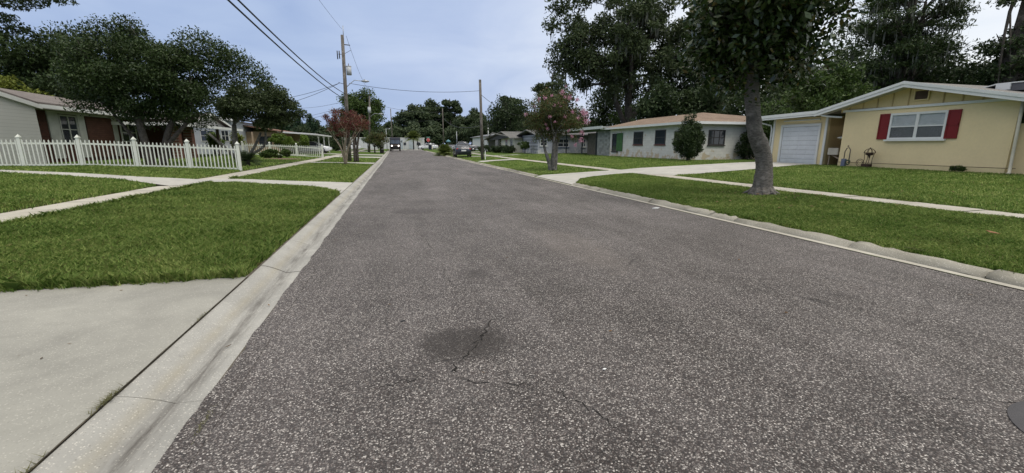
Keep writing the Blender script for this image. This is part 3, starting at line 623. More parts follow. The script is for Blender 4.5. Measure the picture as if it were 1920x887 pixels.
mb = MB(); mb.ball((22.72, 17.35, 1.93), (.30, .42, .05), 14, 6); mb.build('dark_pad', simple('dark_cushion', (.06, .06, .06), .9), cu)
bx = thing('storage_bin', 'black storage bin in the shade of the gap behind the workbench', 'bin', (23.6, 17.3, .4))
mb = MB(); mb.box(23.4, 23.95, 16.9, 17.7, .42, 1.2); mb.build('body', M_DARK, bx, .02); mb = MB(); mb.box(23.36, 23.99, 16.86, 17.74, 1.204, 1.27); mb.build('lid', simple('grey_plastic', (.09, .09, .10), .5), bx)
hs = thing('hose_stand', 'thin upright hose stand with a grey blue base against the yellow wall', 'hose stand', (21.0, 16.05, .45))
mb = MB(); mb.tube([(20.95, 16.12, .46), (20.95, 16.12, 1.15), (20.95, 16.05, 1.30), (20.95, 15.95, 1.33), (20.95, 15.87, 1.22), (20.95, 15.87, .6)], .022, 6); mb.ball((20.95, 16.0, 1.4), .035); mb.build('hoop', simple('tarnished_pole', (.12, .10, .09), .6), hs)
mb = MB(); mb.box(20.88, 21.02, 16.02, 16.2, .43, .8); mb.build('base', simple('blue_grey_plastic', (.13, .15, .22), .5), hs, .01)
mb = MB()
for q in range(3): mb.tube([(20.93 + .01 * q, 15.9 + .1 * cos(a), .62 + .1 * sin(a) + .02 * q) for a in np.linspace(0, 2 * pi, 16)], .014, 6)
mb.build('hose', simple('dark_hose', (.04, .07, .04), .5), hs)
ps = thing('plant_stand', 'rusty wrought iron plant stand with a domed top and small side wheel', 'plant stand', (20.95, 14.95, .45))
mb = MB()
for q in range(4):
    a = pi / 4 + q * pi / 2; mb.tube([(20.95 + .17 * cos(a), 15.05 + .2 * sin(a), .46), (20.95 + .13 * cos(a), 15.0 + .15 * sin(a), .8), (20.95 + .15 * cos(a), 14.98 + .2 * sin(a), 1.1)], .012, 6)
mb.build('frame', M_RUST, ps)
mb = MB(); mb.tube([(20.95 + .17 * cos(a), 14.98 + .23 * sin(a), 1.1) for a in np.linspace(0, 2 * pi, 20)], .014, 6)
for q in range(4):
    a = q * pi / 4; mb.tube([(20.95 + .17 * cos(a) * cos(b), 14.98 + .23 * sin(a) * cos(b), 1.1 + .19 * sin(b)) for b in np.linspace(0, pi, 11)], .010, 6)
mb.ball((20.95, 14.98, 1.31), .03); mb.build('dome', M_RUST, ps)
mb = MB(); mb.ball((20.95, 14.98, 1.05), (.13, .17, .07)); mb.tube([(20.95, 14.98, 1.0), (20.95, 14.98, .85)], [.05, .005], 8); mb.build('bowl', M_RUST, ps)
mb = MB(); mb.tube([(20.93, 15.33 + .17 * cos(a), .64 + .17 * sin(a)) for a in np.linspace(0, 2 * pi, 22)], .012, 6); mb.tube([(20.93, 15.33 + .11 * cos(a), .64 + .11 * sin(a)) for a in np.linspace(0, 2 * pi, 22)], .009, 6)
mb.build('wheel', M_RUST, ps); mb = MB(); mb.box(20.82, 21.05, 14.85, 15.2, .46, .60); mb.build('planter', M_RUST, ps, .02)

# --- white block house with brown hip roof and carport
M_WB = block('flaking_white_block', (.65, .64, .61), (.47, .38, .26)); M_WBS = block('flaking_white_block_side', (.62, .61, .58), (.45, .37, .25), axis='x')
wh = thing('white_block_house', 'white painted block house with peeling paint, brown hip roof and open carport', 'house', (20, 32, .4))
mb = MB(); mb.box(20, 20.2, 26.5, 38.2, .25, 2.98); mb.build('wall', M_WB, wh)
mb = MB(); mb.box(20.203, 32, 26.5, 26.7, .25, 2.98); mb.build('side_wall', M_WBS, wh)
mb = MB(); e0, e1, f0, f1 = 19.45, 32.5, 25.95, 39.2; hz, pz = 3.0, 3.95; rx = 24.0
A, B_, C_, D_ = (e0, f0, hz), (e0, f1, hz), (e1, f1, hz), (e1, f0, hz); P, Q = (rx, 30.4, pz), (rx, f1, pz - .02)
for f_ in ((A, P, Q, B_), (A, D_, P), (D_, C_, Q, P)): mb.prism(list(f_), (0, 0, .05))
M_RFB = shingle('brown_shingle', (.17, .125, .095), (.225, .17, .13)); wr = mb.build('roof', M_RFB, wh)
mb = MB(); mb.box(e0 - .03, e0, f0 - .03, f1, hz - .12, hz + .055); mb.box(e0 - .028, e1, f0 - .03, f0 - .003, hz - .12, hz + .055); mb.build('fascia', M_WHITE, wr)
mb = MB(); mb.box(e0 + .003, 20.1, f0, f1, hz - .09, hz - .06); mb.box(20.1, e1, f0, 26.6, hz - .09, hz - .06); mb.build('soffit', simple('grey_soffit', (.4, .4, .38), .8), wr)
M_FR = simple('dark_aluminium_frame', (.05, .045, .045), .5); M_SILL = simple('red_brown_sill', (.14, .03, .03), .7)
for (a, b, c_, d_) in ((29.3, 30.66, 1.49, 2.6), (32.45, 33.9, 1.49, 2.55)): win_x(wh, 20, -1, a, b, c_, d_, M_FR, sill=M_SILL, cols=1)
win_x(wh, 20, -1, 24.0 + 3.0, 28.2, 1.5, 2.45, M_FR, cols=3, rows=4)
win_y(wh, 26.5, 21.55, 22.95, 1.45, 2.5, M_FR, sill=M_FR, cols=3)
win_y(wh, 26.5, 25.0, 26.3, 1.4, 2.3, M_FR, sill=M_FR)
win_x(wh, 20, -1, 36.6, 37.75, .86, 2.5, M_FR, cols=1, rows=1, sill=M_FR)
M_GRN = simple('faded_green_board', (.05, .125, .045), .8, .35, 5)
mb = MB()
for q in range(4): mb.box(19.93, 19.965, 35.75 + q * .27, 36.0 + q * .27, .92, 2.52)
mb.build('shutter', M_GRN, wh)
mb = MB(); mb.box(19.99, 20.2, 38.21, 40.95, .25, 2.85); mb.build('bare_block_wall', block('bare_grey_block', (.30, .315, .30), None, .45), wh)
cp = MB(); cp.box(19.2, 27, 38.3, 50, 3.06, 3.20); cpo = cp.build('carport_roof', simple('grey_metal_roof', (.30, .32, .32), .6), wh); cp = MB(); cp.box(19.15, 19.197, 38.3, 50.02, 2.98, 3.24); cp.build('fascia', simple('pale_grey_fascia', (.5, .53, .52), .6), cpo)
cp = MB(); cp.box(19.9, 20.05, 38.4, 49.8, 2.78, 3.055); cp.build('beam', simple('green_grey_beam', (.10, .14, .10), .7), wh)
for y in (41.05, 44.6, 49.2):
    m2 = MB(); m2.box(19.93, 20.03, y, y + .1, .35, 2.778); m2.build('post', simple('dark_green_post', (.03, .04, .04), .6), wh)
mb = MB()
for q in range(7): mb.box(21.0, 21.05, 41.2 + q * .34, 41.5 + q * .34, .4, 2.75)
mb.build('green_door', M_GRN, wh)
mb = MB(); mb.box(20.6, 20.7, 42.6, 44.6, .4, 2.7); mb.build('wood_panel', simple('grey_weathered_wood', (.11, .10, .08), .9, .4, 4), wh)

# --- blue-grey house beyond the carport
bh = thing('blue_grey_house', 'pale blue grey house half hidden behind the carport and pink flowering tree', 'house', (19, 54, .4))
M_BL = block('pale_blue_block', (.37, .39, .44), (.5, .5, .5), .12, 'x')
mb = MB(); mb.box(17.0, 27, 51.2, 51.4, .25, 2.7); mb.box(17.0, 17.2, 51.403, 58, .25, 2.7); mb.build('wall', M_BL, bh)
mb = MB(); mb.prism([(16.4, 50.7, 2.65), (29, 50.7, 2.65), (29, 54.5, 3.3), (16.4, 54.5, 3.3)], (0, 0, .1)); mb.prism([(16.4, 54.5, 3.3), (29, 54.5, 3.3), (29, 59, 2.65), (16.4, 59, 2.65)], (0, 0, .1)); mb.build('roof', shingle('slate_shingle', (.12, .12, .125), (.17, .17, .175)), bh)
win_y(bh, 51.2, 19.6, 21.1, 1.2, 2.2, sill=simple('navy_sill', (.03, .05, .12), .6)); win_y(bh, 51.2, 17.3, 18.2, 1.35, 2.1, sill=M_WHITE); win_y(bh, 51.2, 22.8, 23.4, 1.2, 2.2, sill=M_WHITE)

# --- cream house with dark open gable
ch = thing('cream_house', 'cream house with dark open porch gable and low grey roof', 'house', (16, 62, .4))
M_CR = simple('cream_paint', (.66, .64, .52), .85, .08, 1)
mb = MB(); mb.box(15.9, 20, 58, 58.2, .3, 2.5); mb.box(15.9, 16.1, 58.203, 66.0, .3, 2.5); mb.build('wall', M_CR, ch)
mb = MB(); gs = .13
def cz(y): return 3.2 - abs(y - 67.2) * .125
mb.prism([(15.0, 57.4, cz(61) - .1), (24, 57.4, cz(61) - .1), (24, 62.5, 3.3), (15.0, 62.5, 3.3)], (0, 0, .1))
mb.prism([(15.0, 62.5, 3.3), (24, 62.5, 3.3), (24, 75, 2.3), (15, 75, 2.3)], (0, 0, .1))
cr = mb.build('roof', shingle('charcoal_shingle', (.12, .12, .115), (.17, .165, .16)), ch)
mb = MB(); mb.prism([(14.8, 75.5, 2.2), (14.8, 67.5, 3.38), (14.8, 58.5, 2.75), (14.8, 58.5, 2.62), (14.8, 67.5, 3.22), (14.8, 75.5, 2.05)], (.1, 0, 0)); mb.build('fascia', simple('weathered_fascia', (.22, .21, .19), .8), cr)
mb = MB(); mb.prism([(15.4, 75.0, 2.1), (15.4, 67.5, 3.2), (15.4, 58.6, 2.62), (15.4, 61, 2.4), (15.4, 66, 2.3)], (.08, 0, 0)); mb.build('gable', M_DARK, cr)
win_y(ch, 58, 17.0, 18.1, 1.1, 2.1, M_FR); win_x(ch, 15.9, -1, 59.0, 60.3, .9, 2.3, M_WHITE); win_x(ch, 15.9, -1, 61.8, 63.1, .9, 2.3, M_WHITE)
mb = MB(); mb.box(15.5, 15.7, 66.5, 68.2, .3, 2.5); mb.build('porch_pier', simple('grey_porch_wall', (.25, .25, .24), .8), ch)
# --- far white cottage
fc = thing('white_cottage', 'small white cottage with grey roof behind the wooden pole, beyond the cream house', 'house', (17, 83, .4))
mb = MB(); mb.box(15.6, 15.8, 74.5, 90, .4, 2.9); mb.box(15.803, 22, 90, 90.2, .4, 2.9); mb.build('wall', simple('white_siding', (.7, .71, .7), .8, .06, 2), fc)
mb = MB(); mb.prism([(15.2, 74, 2.9), (19, 74, 3.55), (19, 90.8, 3.55), (15.2, 90.8, 2.9)], (0, 0, .1)); mb.prism([(19, 74, 3.55), (23, 74, 2.9), (23, 90.8, 2.9), (19, 90.8, 3.55)], (0, 0, .1)); mb.build('roof', simple('pale_grey_roof', (.22, .23, .25), .8), fc)
win_x(fc, 15.6, -1, 77.5, 81.3, 1.3, 2.3, M_WHITE)

# --- left brick house
lh = thing('brick_house', 'low brick ranch house with white sided wing behind the white picket fence', 'house', (-14, 25, .5))
M_SID = NT('white_lap_siding', .7, .2); sz = M_SID.math('FRACT', M_SID.math('MULTIPLY', M_SID.xyz(2), 8.2)); cc = M_SID.mix(M_SID.ramp(M_SID.noise(1.2, 5), [(.3, 0.0), (.8, .4)]), (.57, .57, .56), (.46, .46, .45)); M_SID.col(M_SID.mix(M_SID.ramp(sz, [(.0, .75), (.07, .0)]), cc, (.12, .12, .12))); M_SID.bump(sz, .6, .02); M_SID = M_SID.m
M_BR = brick('red_brown_brick', (.075, .03, .022), (.05, .022, .017), (.06, .045, .035), 'y')  # brick tones darkened: the tree canopy's shade is put into the colour
mb = MB(); mb.box(-19, -13.201, 20.6, 20.75, .5, 2.95); mb.box(-19, -13.201, 18.25, 18.4, .5, 3.3); vwall(mb, -13.2, [(18.25, .5), (20.75, .5), (20.75, 2.98), (18.25, 3.38)], .2); mb.build('wing_wall', M_SID, lh)
mb = MB(); mb.box(-13.9, -13.7, 20.753, 34.5, .5, 2.95); mb.build('wall', M_BR, lh)
mb = MB(); mb.prism([(-12.97, 20.95, 2.93), (-12.97, 18.2, 3.40), (-19, 18.2, 3.40), (-19, 20.95, 2.93)], (0, 0, .1))
mb.prism([(-13.15, 20.5, 2.98), (-13.15, 35, 2.98), (-17.2, 35, 3.8), (-17.2, 20.5, 3.95)], (0, 0, .09)); mb.prism([(-17.2, 20.5, 3.95), (-17.2, 35, 3.8), (-19.5, 35, 3.4), (-19.5, 20.5, 3.4)], (0, 0, .09))
M_RFG = shingle('grey_brown_shingle', (.13, .115, .11), (.19, .17, .16)); lr = mb.build('roof', M_RFG, lh)
mb = MB(); mb.prism([(-12.92, 21.0, 2.79), (-12.92, 18.2, 3.27), (-12.92, 18.2, 3.42), (-12.92, 21.0, 2.94)], (-.045, 0, 0)); mb.box(-13.15, -13.10, 21.0, 35, 2.86, 2.995); mb.build('fascia', M_WHITE, lr)
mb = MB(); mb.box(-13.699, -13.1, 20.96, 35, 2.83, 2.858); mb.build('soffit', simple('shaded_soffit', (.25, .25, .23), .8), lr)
M_PW = simple('off_white_panel', (.36, .37, .35), .7); mb = MB()
for (a, b) in ((22.35, 22.95), (24.1, 24.55), (26.55, 26.95)): mb.box(-13.7, -13.66, a, b, .9, 2.75)
mb.box(-13.7, -13.665, 22.35, 35, 2.752, 2.84); mb.build('panel', M_PW, lh)
win_x(lh, -13.7, 1, 22.98, 24.05, 1.5, 2.72, M_PW); win_x(lh, -13.7, 1, 27.2, 28.6, 1.6, 2.6, M_WHITE)
mb = MB(); mb.box(-13.7, -13.64, 24.6, 26.5, .9, 2.72); mb.build('brick_panel', brick('striped_brick', (.095, .046, .034), (.07, .035, .027), (.035, .022, .016), 'y', .8), lh)  # panel colour also darkened to carry the shade under the canopy
# porch with its own gable
po = MB(); po.prism([(-10.9, 26.6, 2.50), (-10.9, 36.6, 2.50), (-14.5, 36.6, 2.98), (-14.5, 26.6, 2.98)], (0, 0, .1))
po.prism([(-11.05, 29.0, 2.62), (-11.05, 31.9, 3.32), (-16.5, 31.9, 3.32), (-16.5, 29.0, 2.62)], (0, 0, .08)); po.prism([(-11.05, 31.9, 3.32), (-11.05, 35.0, 2.62), (-16.5, 35.0, 2.62), (-16.5, 31.9, 3.32)], (0, 0, .08)); pr_ = po.build('porch_roof', M_RFG, lh)
po = MB(); po.prism([(-11.3, 29.3, 2.62), (-11.3, 34.8, 2.62), (-11.3, 31.9, 3.28)], (-.06, 0, 0)); po.build('gable', M_SID, pr_)
po = MB(); po.prism([(-11.0, 28.9, 2.58), (-11.0, 31.9, 3.29), (-11.0, 31.9, 3.42), (-11.0, 28.9, 2.70)], (-.04, 0, 0)); po.prism([(-11.0, 35.1, 2.58), (-11.0, 31.902, 3.29), (-11.0, 31.902, 3.42), (-11.0, 35.1, 2.70)], (-.04, 0, 0)); po.box(-10.9, -10.86, 26.5, 36.7, 2.44, 2.6); po.box(-14.4, -10.9, 26.45, 26.5, 2.44, 2.6); po.build('fascia', M_WHITE, pr_)
for y in (27.3, 28.9): m2 = MB(); m2.box(-11.6, -11.2, y, y + .38, .3, 2.5); m2.build('pillar', brick('pillar_brick', (.17, .07, .05), (.12, .05, .038), (.2, .16, .13), 'y', 1.0) if y < 28 else MATS['pillar_brick'], lh)
for y in (33.2, 36.2): m2 = MB(); m2.box(-11.45, -11.3, y, y + .15, .3, 2.5); m2.build('post', simple('dark_brown_post', (.07, .05, .04), .8), lh)

lh.scale = (1.3,) * 3; lh.location = (-14 * 1.3, 25 * 1.3, .5 * 1.3 - .435)
# --- pale two-tone house behind, tan house with carport
ph = thing('pale_grey_house', 'pale grey house with dark roof edge seen between the brick porch and the leaning tree', 'house', (-18, 50, .5))
mb = MB(); mb.box(-26, -15.8, 50, 50.2, .4, 3.9); mb.box(-16, -15.8, 50.203, 57, .4, 3.9); mb.build('wall', simple('pale_grey_siding', (.45, .48, .53), .8, .08, 2), ph)
mb = MB(); mb.prism([(-27, 49.4, 5.4), (-15.2, 49.4, 3.95), (-15.2, 58, 3.95), (-27, 58, 5.4)], (0, 0, .14)); mb.build('roof', simple('black_roof', (.04, .045, .05), .8), ph)
mb = MB(); mb.prism([(-27, 49.3, 5.22), (-15.15, 49.3, 3.77), (-15.15, 49.3, 3.98), (-27, 49.3, 5.43)], (0, .095, 0)); mb.build('fascia', M_WHITE, ph)
win_y(ph, 50, -18.6, -17.4, 1.8, 2.9); win_y(ph, 50, -16.8, -16.1, 1.8, 2.9)
th_ = thing('tan_house', 'tan house with a flat white roofed carport behind the farther picket fence', 'house', (-13, 58, .5))
mb = MB(); mb.box(-20, -12.6, 54.2, 54.4, .4, 2.9); mb.box(-12.8, -12.6, 54.403, 70, .4, 2.9); mb.build('wall', simple('tan_stucco', (.30, .22, .14), .9), th_)
mb = MB(); mb.prism([(-12.0, 53.5, 2.85), (-12.0, 71, 2.85), (-16, 71, 3.5), (-16, 53.5, 3.5)], (0, 0, .1)); mb.prism([(-16, 53.5, 3.5), (-16, 71, 3.5), (-21, 71, 2.85), (-21, 53.5, 2.85)], (0, 0, .1)); mb.build('roof', shingle('red_brown_shingle', (.16, .09, .07), (.2, .12, .09)), th_)
win_y(th_, 54.2, -14.6, -13.3, 1.3, 2.4, M_FR)
for x in (-16.4, -15.0): m2 = MB(); m2.box(x, x + .14, 53.2, 53.34, .4, 2.85); m2.build('post', simple('tan_post', (.36, .28, .2), .8), th_)
mb = MB(); mb.prism([(-8.7, 53.8, 2.56), (-8.7, 67, 2.56), (-12.6, 67, 2.82), (-12.6, 53.8, 2.82)], (0, 0, .16)); mb.build('carport_roof', simple('white_metal_roof', (.6, .6, .62), .5), th_)
for y in (57.8, 62, 66.3):
    m2 = MB(); m2.box(-9.1, -8.98, y, y + .12, .3, 2.57); m2.tube([(-9.04, y + .06, 2.1), (-9.04, y + .7, 2.54)], .035, 6); m2.tube([(-9.04, y + .06, 2.1), (-9.04, y - .6, 2.54)], .035, 6); m2.build('post', M_WHITE, th_)

# --- long grey metal building at the end
mbd = thing('metal_building', 'long low pale grey metal building across the end of the street', 'building', (0, 118, .4))
t = NT('ribbed_metal', .6, .3); r_ = t.math('FRACT', t.math('MULTIPLY', t.xyz(0), .9)); t.col(t.mix(t.ramp(r_, [(0.0, .5), (.12, 0.0)]), t.mix(t.noise(.4, 4), (.60, .61, .63), (.50, .51, .54)), (.28, .28, .30))); M_RIB = t.m
mb = MB(); mb.box(-14, 7.4, 116, 124, .2, 3.1); mb.build('wall', M_RIB, mbd)
mb = MB(); mb.box(-14.1, 7.5, 115.9, 124.1, 3.103, 3.3); mb.build('roof', M_WHITE, mbd)
for (a, b) in ((2.1, 2.75), (5.4, 6.4), (-.4, .6)): win_y(mbd, 116, a, b, 1.4, 2.1, M_FR)
for (a, b) in ((-.3, 1.9), (3.5, 4.7)): m2 = MB(); m2.box(a, b, 115.93, 115.997, .45, 2.8); m2.build('door', simple('pale_blue_metal_door', (.42, .47, .52), .6), mbd)
for x in (1.95, 7.1): m2 = MB(); m2.box(x, x + .1, 115.88, 115.998, .4, 3.1); m2.build('downspout', M_WHITE, mbd)

# ------------------------------------------------------------------ fences
def fence(name, label, x0, x1, y, nposts, topz, group=None):
    f = thing(name, label, 'fence', (x1, y, g(x1, y)))
    xs_ = np.linspace(x1, x0, nposts); bx_ = MB(); cap = MB()
    for x in xs_:
        z0 = g(x, y); p_ = MB(); p_.box(x - .06, x + .06, y - .06, y + .06, z0 - .1, z0 + topz); po_ = p_.build('post', M_VINYL, f)
        c = MB(); c.box(x - .08, x + .08, y - .08, y + .08, z0 + topz + .002, z0 + topz + .035); c.add([(x - .07, y - .07, z0 + topz + .035), (x + .07, y - .07, z0 + topz + .035), (x + .07, y + .07, z0 + topz + .035), (x - .07, y + .07, z0 + topz + .035), (x, y, z0 + topz + .15)], [(0, 1, 4), (1, 2, 4), (2, 3, 4), (3, 0, 4)]); c.build('post_cap', M_VINYL, po_)
    npk = 13
    for a, b in zip(xs_[:-1], xs_[1:]):
        rl = MB()
        for (zz, hh) in ((topz - .20, .075), (.09, .075)):
            rl.prism([(a - .062, y - .022, g(a, y) + zz - hh), (b + .062, y - .022, g(b, y) + zz - hh), (b + .062, y - .022, g(b, y) + zz), (a - .062, y - .022, g(a, y) + zz)], (0, .044, 0))
        rl.build('rail', M_VINYL, f)
        for q in range(npk):
            x = a + (b - a) * (q + .75) / (npk + .5); z0 = g(x, y) + .05; zt = g(x, y) + topz - .1
            if len(f.children) < 96 * 2: pk = PK.setdefault((f.name), MB())
            # picket as a slat with a pointed top, in front of the rails
            pk.prism([(x - .022, y - .045, z0), (x + .022, y - .045, z0), (x + .022, y - .045, zt - .02), (x, y - .045, zt + .025), (x - .022, y - .045, zt - .02)], (0, .02, 0))
        PK.pop(f.name).build('picket_panel', M_VINYL, f)
    return f
PK = {}
fence('picket_fence', 'white vinyl picket fence nearest the camera, across the brick house yard', -17.5, -7.25, 23.4, 6, 1.2)
fence('picket_fence', 'farther white picket fence in front of the tan house carport', -13.9, -6.95, 46.2, 4, 1.12)

# ------------------------------------------------------------------ trees
def leaves(cen, rad, n_, size, rg, flat=.75, asp=.5, shell=.55, droop=0):
    """diamond leaves scattered through clumps; returns V, F"""
    k_ = rg.choice(len(cen), n_, p=(rad ** 2) / (rad ** 2).sum()); d = rg.normal(size=(n_, 3)); d /= np.linalg.norm(d, axis=1)[:, None]
    rr = rad[k_] * (shell + (1.08 - shell) * rg.random(n_) ** .7) * (1 + .25 * np.sin(d[:, 0] * 5 + k_) * np.sin(d[:, 1] * 6 + k_ * 2)); d2 = d.copy(); d2[:, 2] *= flat
    c = cen[k_] + d2 * rr[:, None]
    ax = rg.normal(size=(n_, 3)) + d * .8; ax[:, 2] -= droop; ax /= np.linalg.norm(ax, axis=1)[:, None]
    u = np.cross(ax, rg.normal(size=(n_, 3)) + np.array([0, 0, .9])); u /= np.linalg.norm(u, axis=1)[:, None] + 1e-9
    s_ = size * rg.uniform(.6, 1.35, n_)[:, None]
    V = np.stack([c - ax * s_ * .5, c + u * s_ * asp * .5, c + ax * s_ * .5, c - u * s_ * asp * .5], 1).reshape(-1, 3)
    return V, np.arange(n_ * 4).reshape(-1, 4)
def tree(name, label, loc, trunk, crown, n_cl, n_lf, size, lf, bark=None, seed=0, cr=.3, flat=.75, group=None, limbs=10, moss=0, cat='tree', droop=0, asp=.5, egg=0, stems=None, shell=.55, extra=None, rz_=0, gap=0):
    """trunk: list of (dx,dy,z,r); crown: (cx,cy,cz,rx,ry,rz) relative to loc; parts trunk, crown, moss"""
    rg = np.random.default_rng(seed); o = lthing(name, label, cat, loc, rz_, group); r = random.Random(seed)
    cx, cy, cz_, rx_, ry_, rz2 = crown
    d = rg.normal(size=(n_cl, 3)); d /= np.linalg.norm(d, axis=1)[:, None]; rad = rg.random(n_cl) ** (1 / 2.6)
    P = d * rad[:, None] * (1 - cr * .55)
    if egg: P[:, :2] *= (1 + egg * P[:, 2:3])
    cen = np.stack([cx + P[:, 0] * rx_, cy + P[:, 1] * ry_, cz_ + P[:, 2] * rz2], -1)
    rads = cr * min(rx_, rz2) * rg.uniform(.65, 1.35, n_cl)
    if extra is not None:
        cen = np.concatenate([cen, np.array([e_[:3] for e_ in extra])]); rads = np.concatenate([rads, np.array([e_[3] for e_ in extra])])
    V, F = leaves(cen, rads, n_lf, size, rg, flat, asp, shell, droop); npmesh('crown', V, F, lf, o)
    mb = MB(); pts = [(a, b, c) for a, b, c, _ in trunk]; rr = [q[3] for q in trunk]
    # round the trunk path
    def smooth(pts, rr, m_=4):
        P_, R_ = [], []
        n_ = len(pts)
        for i in range(n_ - 1):
            p0, p1, p2, p3 = (Vector(pts[max(i - 1, 0)]), Vector(pts[i]), Vector(pts[i + 1]), Vector(pts[min(i + 2, n_ - 1)]))
            for q in range(m_):
                t_ = q / m_; P_.append(.5 * ((2 * p1) + (p2 - p0) * t_ + (2 * p0 - 5 * p1 + 4 * p2 - p3) * t_ * t_ + (3 * p1 - p0 - 3 * p2 + p3) * t_ ** 3)); R_.append((rr[i] * (1 - t_) + rr[i + 1] * t_) * r.uniform(.96, 1.05))
        P_.append(Vector(pts[-1])); R_.append(rr[-1]); return P_, R_
    A_, B2 = smooth(pts, rr); mb.tube(A_, B2, 14)
    for st in (stems or []):
        A2, B3 = smooth([(a, b, c) for a, b, c, _ in st], [q[3] for q in st]); mb.tube(A2, B3, 10)
    tops = [(Vector(pts[-1]), rr[-1])] + [(Vector(st[-1][:3]), st[-1][3]) for st in (stems or [])]
    idx = rg.permutation(len(cen))[:limbs]
    for i in idx:
        e_ = Vector(cen[i]); s_, r0 = min(tops, key=lambda q: (q[0] - e_).length + (1e-3))
        # start partway along trunk for crowns that reach low
        if e_.z < s_.z: 
            cand = [(Vector(p_), q_) for p_, q_ in zip(A_, B2) if p_.z < e_.z - .1 and p_.z > pts[0][2] + .35 * (pts[-1][2] - pts[0][2])]
            if cand: s_, r0 = cand[-1]
        m_ = (s_ + e_) / 2 + Vector((r.uniform(-1, 1), r.uniform(-1, 1), r.uniform(-.2, .8))) * (e_ - s_).length * .12
        r1 = r0 * .5; A2, B3 = smooth([s_, m_, e_], [r1, r1 * .6, max(.012, r1 * .18)], 4); mb.tube(A2, B3, 7)
        for _ in range(2):
            e2 = e_ + Vector((r.uniform(-1, 1), r.uniform(-1, 1), r.uniform(-.3, 1))) * float(rads[i]) * .8; mb.tube([m_, (m_ + e2) / 2 + Vector((0, 0, .1)), e2], [r1 * .4, r1 * .25, .01], 5)
    mb.build('trunk', bark or M_BARK, o)
    if moss:
        # strands hanging below the clumps
        k_ = rg.choice(len(cen), moss); a = rg.random(moss) * 2 * pi; q = rads[k_] * rg.random(moss)
        top = cen[k_] + np.stack([np.cos(a) * q, np.sin(a) * q, -rads[k_] * flat * .5], -1); ln = rg.uniform(.2, 1.0, moss) ** 1.5 * size * 4.5; w2 = size * .2; aa = rg.random(moss) * pi
        u = np.stack([np.cos(aa), np.sin(aa), 0 * aa], -1) * w2 * rg.uniform(.4, 1.2, moss)[:, None]; dn = np.stack([rg.normal(0, .05, moss), rg.normal(0, .05, moss), -np.ones(moss)], -1) * ln[:, None]
        V = np.stack([top - u * .6, top + u * .6, top + dn * .5 + u, top + dn, top + dn * .55 - u], 1).reshape(-1, 3); npmesh('moss', V, np.arange(moss * 5).reshape(-1, 5), LF['moss'], o)
    return o
def T(x, y): return (x, y, g(x, y) - .05)
# magnolia beside the right pavement
def mtr():
    # trunk silhouette measured as offsets from the base
    tr = [(0, 0, 0, .37), (0.0, 0, .12, .29), (-.01, 0, .32, .232), (-.03, 0, .75, .205), (-.12, 0, 1.08, .202), (-.30, 0, 1.40, .200), (-.44, 0, 1.62, .185), (-.55, 0, 2.0, .178), (-.70, 0, 2.7, .165), (-.72, 0, 3.6, .15)]
    o = tree('magnolia_tree', 'dark glossy magnolia with thick crooked grey trunk on the right verge', T(9.42, 9.3), tr, (-.82, .0, 4.55, 2.1, 2.0, 2.35), 85, 27000, .17, LF['magn'], M_BARKM, 5, .30, .85, limbs=22, asp=.45, egg=.22, shell=.25)
    mb = MB(); r = random.Random(4)
    for q in range(9):
        a = q / 9 * 2 * pi + r.uniform(-.2, .2); l_ = r.uniform(.40, .60); mb.tube([(cos(a) * .15, sin(a) * .15, .24), (cos(a) * .27, sin(a) * .27, .10), (cos(a) * l_ * .85, sin(a) * l_ * .85, .02)], [.09, .065, .02], 8)
    mb.build('root_flare', M_BARKM, o)
mtr()
# broad oak behind the fence
tree('oak_tree', 'wide dense dark oak with several trunks between the picket fence and brick house', T(-11.7, 25.3), [(0, 0, 0, .22), (-.1, 0, 1.0, .17), (-.25, 0, 2.4, .13)], (.1, .6, 4.35, 3.5, 3.0, 2.35), 120, 88000, .12, LF['oak'], M_BARKD, 21, .27, .7, limbs=26, shell=.3,
     stems=[[(.45, .1, 0, .2), (.7, .1, 1.1, .16), (1.0, .2, 2.0, .13), (1.6, .2, 2.8, .1)], [(-.1, .1, .3, .1), (-.8, .2, 1.6, .08), (-1.3, .2, 2.5, .06)], [(.5, 0, .6, .12), (1.2, .1, 1.5, .1), (2.2, .2, 2.6, .07)]],
     extra=[(-2.4, .5, 5.8, 1.0), (-1.2, .5, 6.2, .9), (-.2, .4, 6.5, .7), (4.7, .6, 4.7, .85), (3.5, .6, 4.3, .95), (5.2, .6, 4.3, .6), (4.2, .2, 5.2, .8), (3.3, .4, 5.6, .8), (2.8, .8, 4.9, 1.0), (2.6, .2, 5.9, .9), (3.7, .2, 5.2, .9), (-1.0, 0, 2.9, .9), (0, .2, 2.6, .7), (1.1, .2, 2.6, .7), (2.2, .3, 2.7, .8), (-2.2, 0, 3.0, .8), (-.8, 1.6, 2.3, .75), (.5, 1.7, 2.2, .75), (1.7, 1.7, 2.3, .75),  (-.4, -.2, 2.5, .6), (1.8, -.3, 2.5, .6), (2.6, .3, 3.6, .8), (1.2, .3, 2.9, .8)])
tree('oak_tree', 'dark bushy oak rising behind the left end of the brick house roof', T(-28, 42), [(0, 0, 0, .4), (0, 0, 3, .3)], (1.0, 0, 6.0, 6.5, 4, 4.0), 80, 30000, .26, LF['oak'], M_BARK, 22, .3, .7, limbs=12, shell=.3)
tree('oak_tree', 'dark tree filling the gap between roof and wide oak', T(-29, 52), [(0, 0, 0, .35), (0, 0, 3, .25)], (0, 0, 6.3, 4.4, 3.5, 4.2), 60, 20000, .28, LF['dark'], M_BARK, 23, .32, .8, limbs=10, shell=.3)
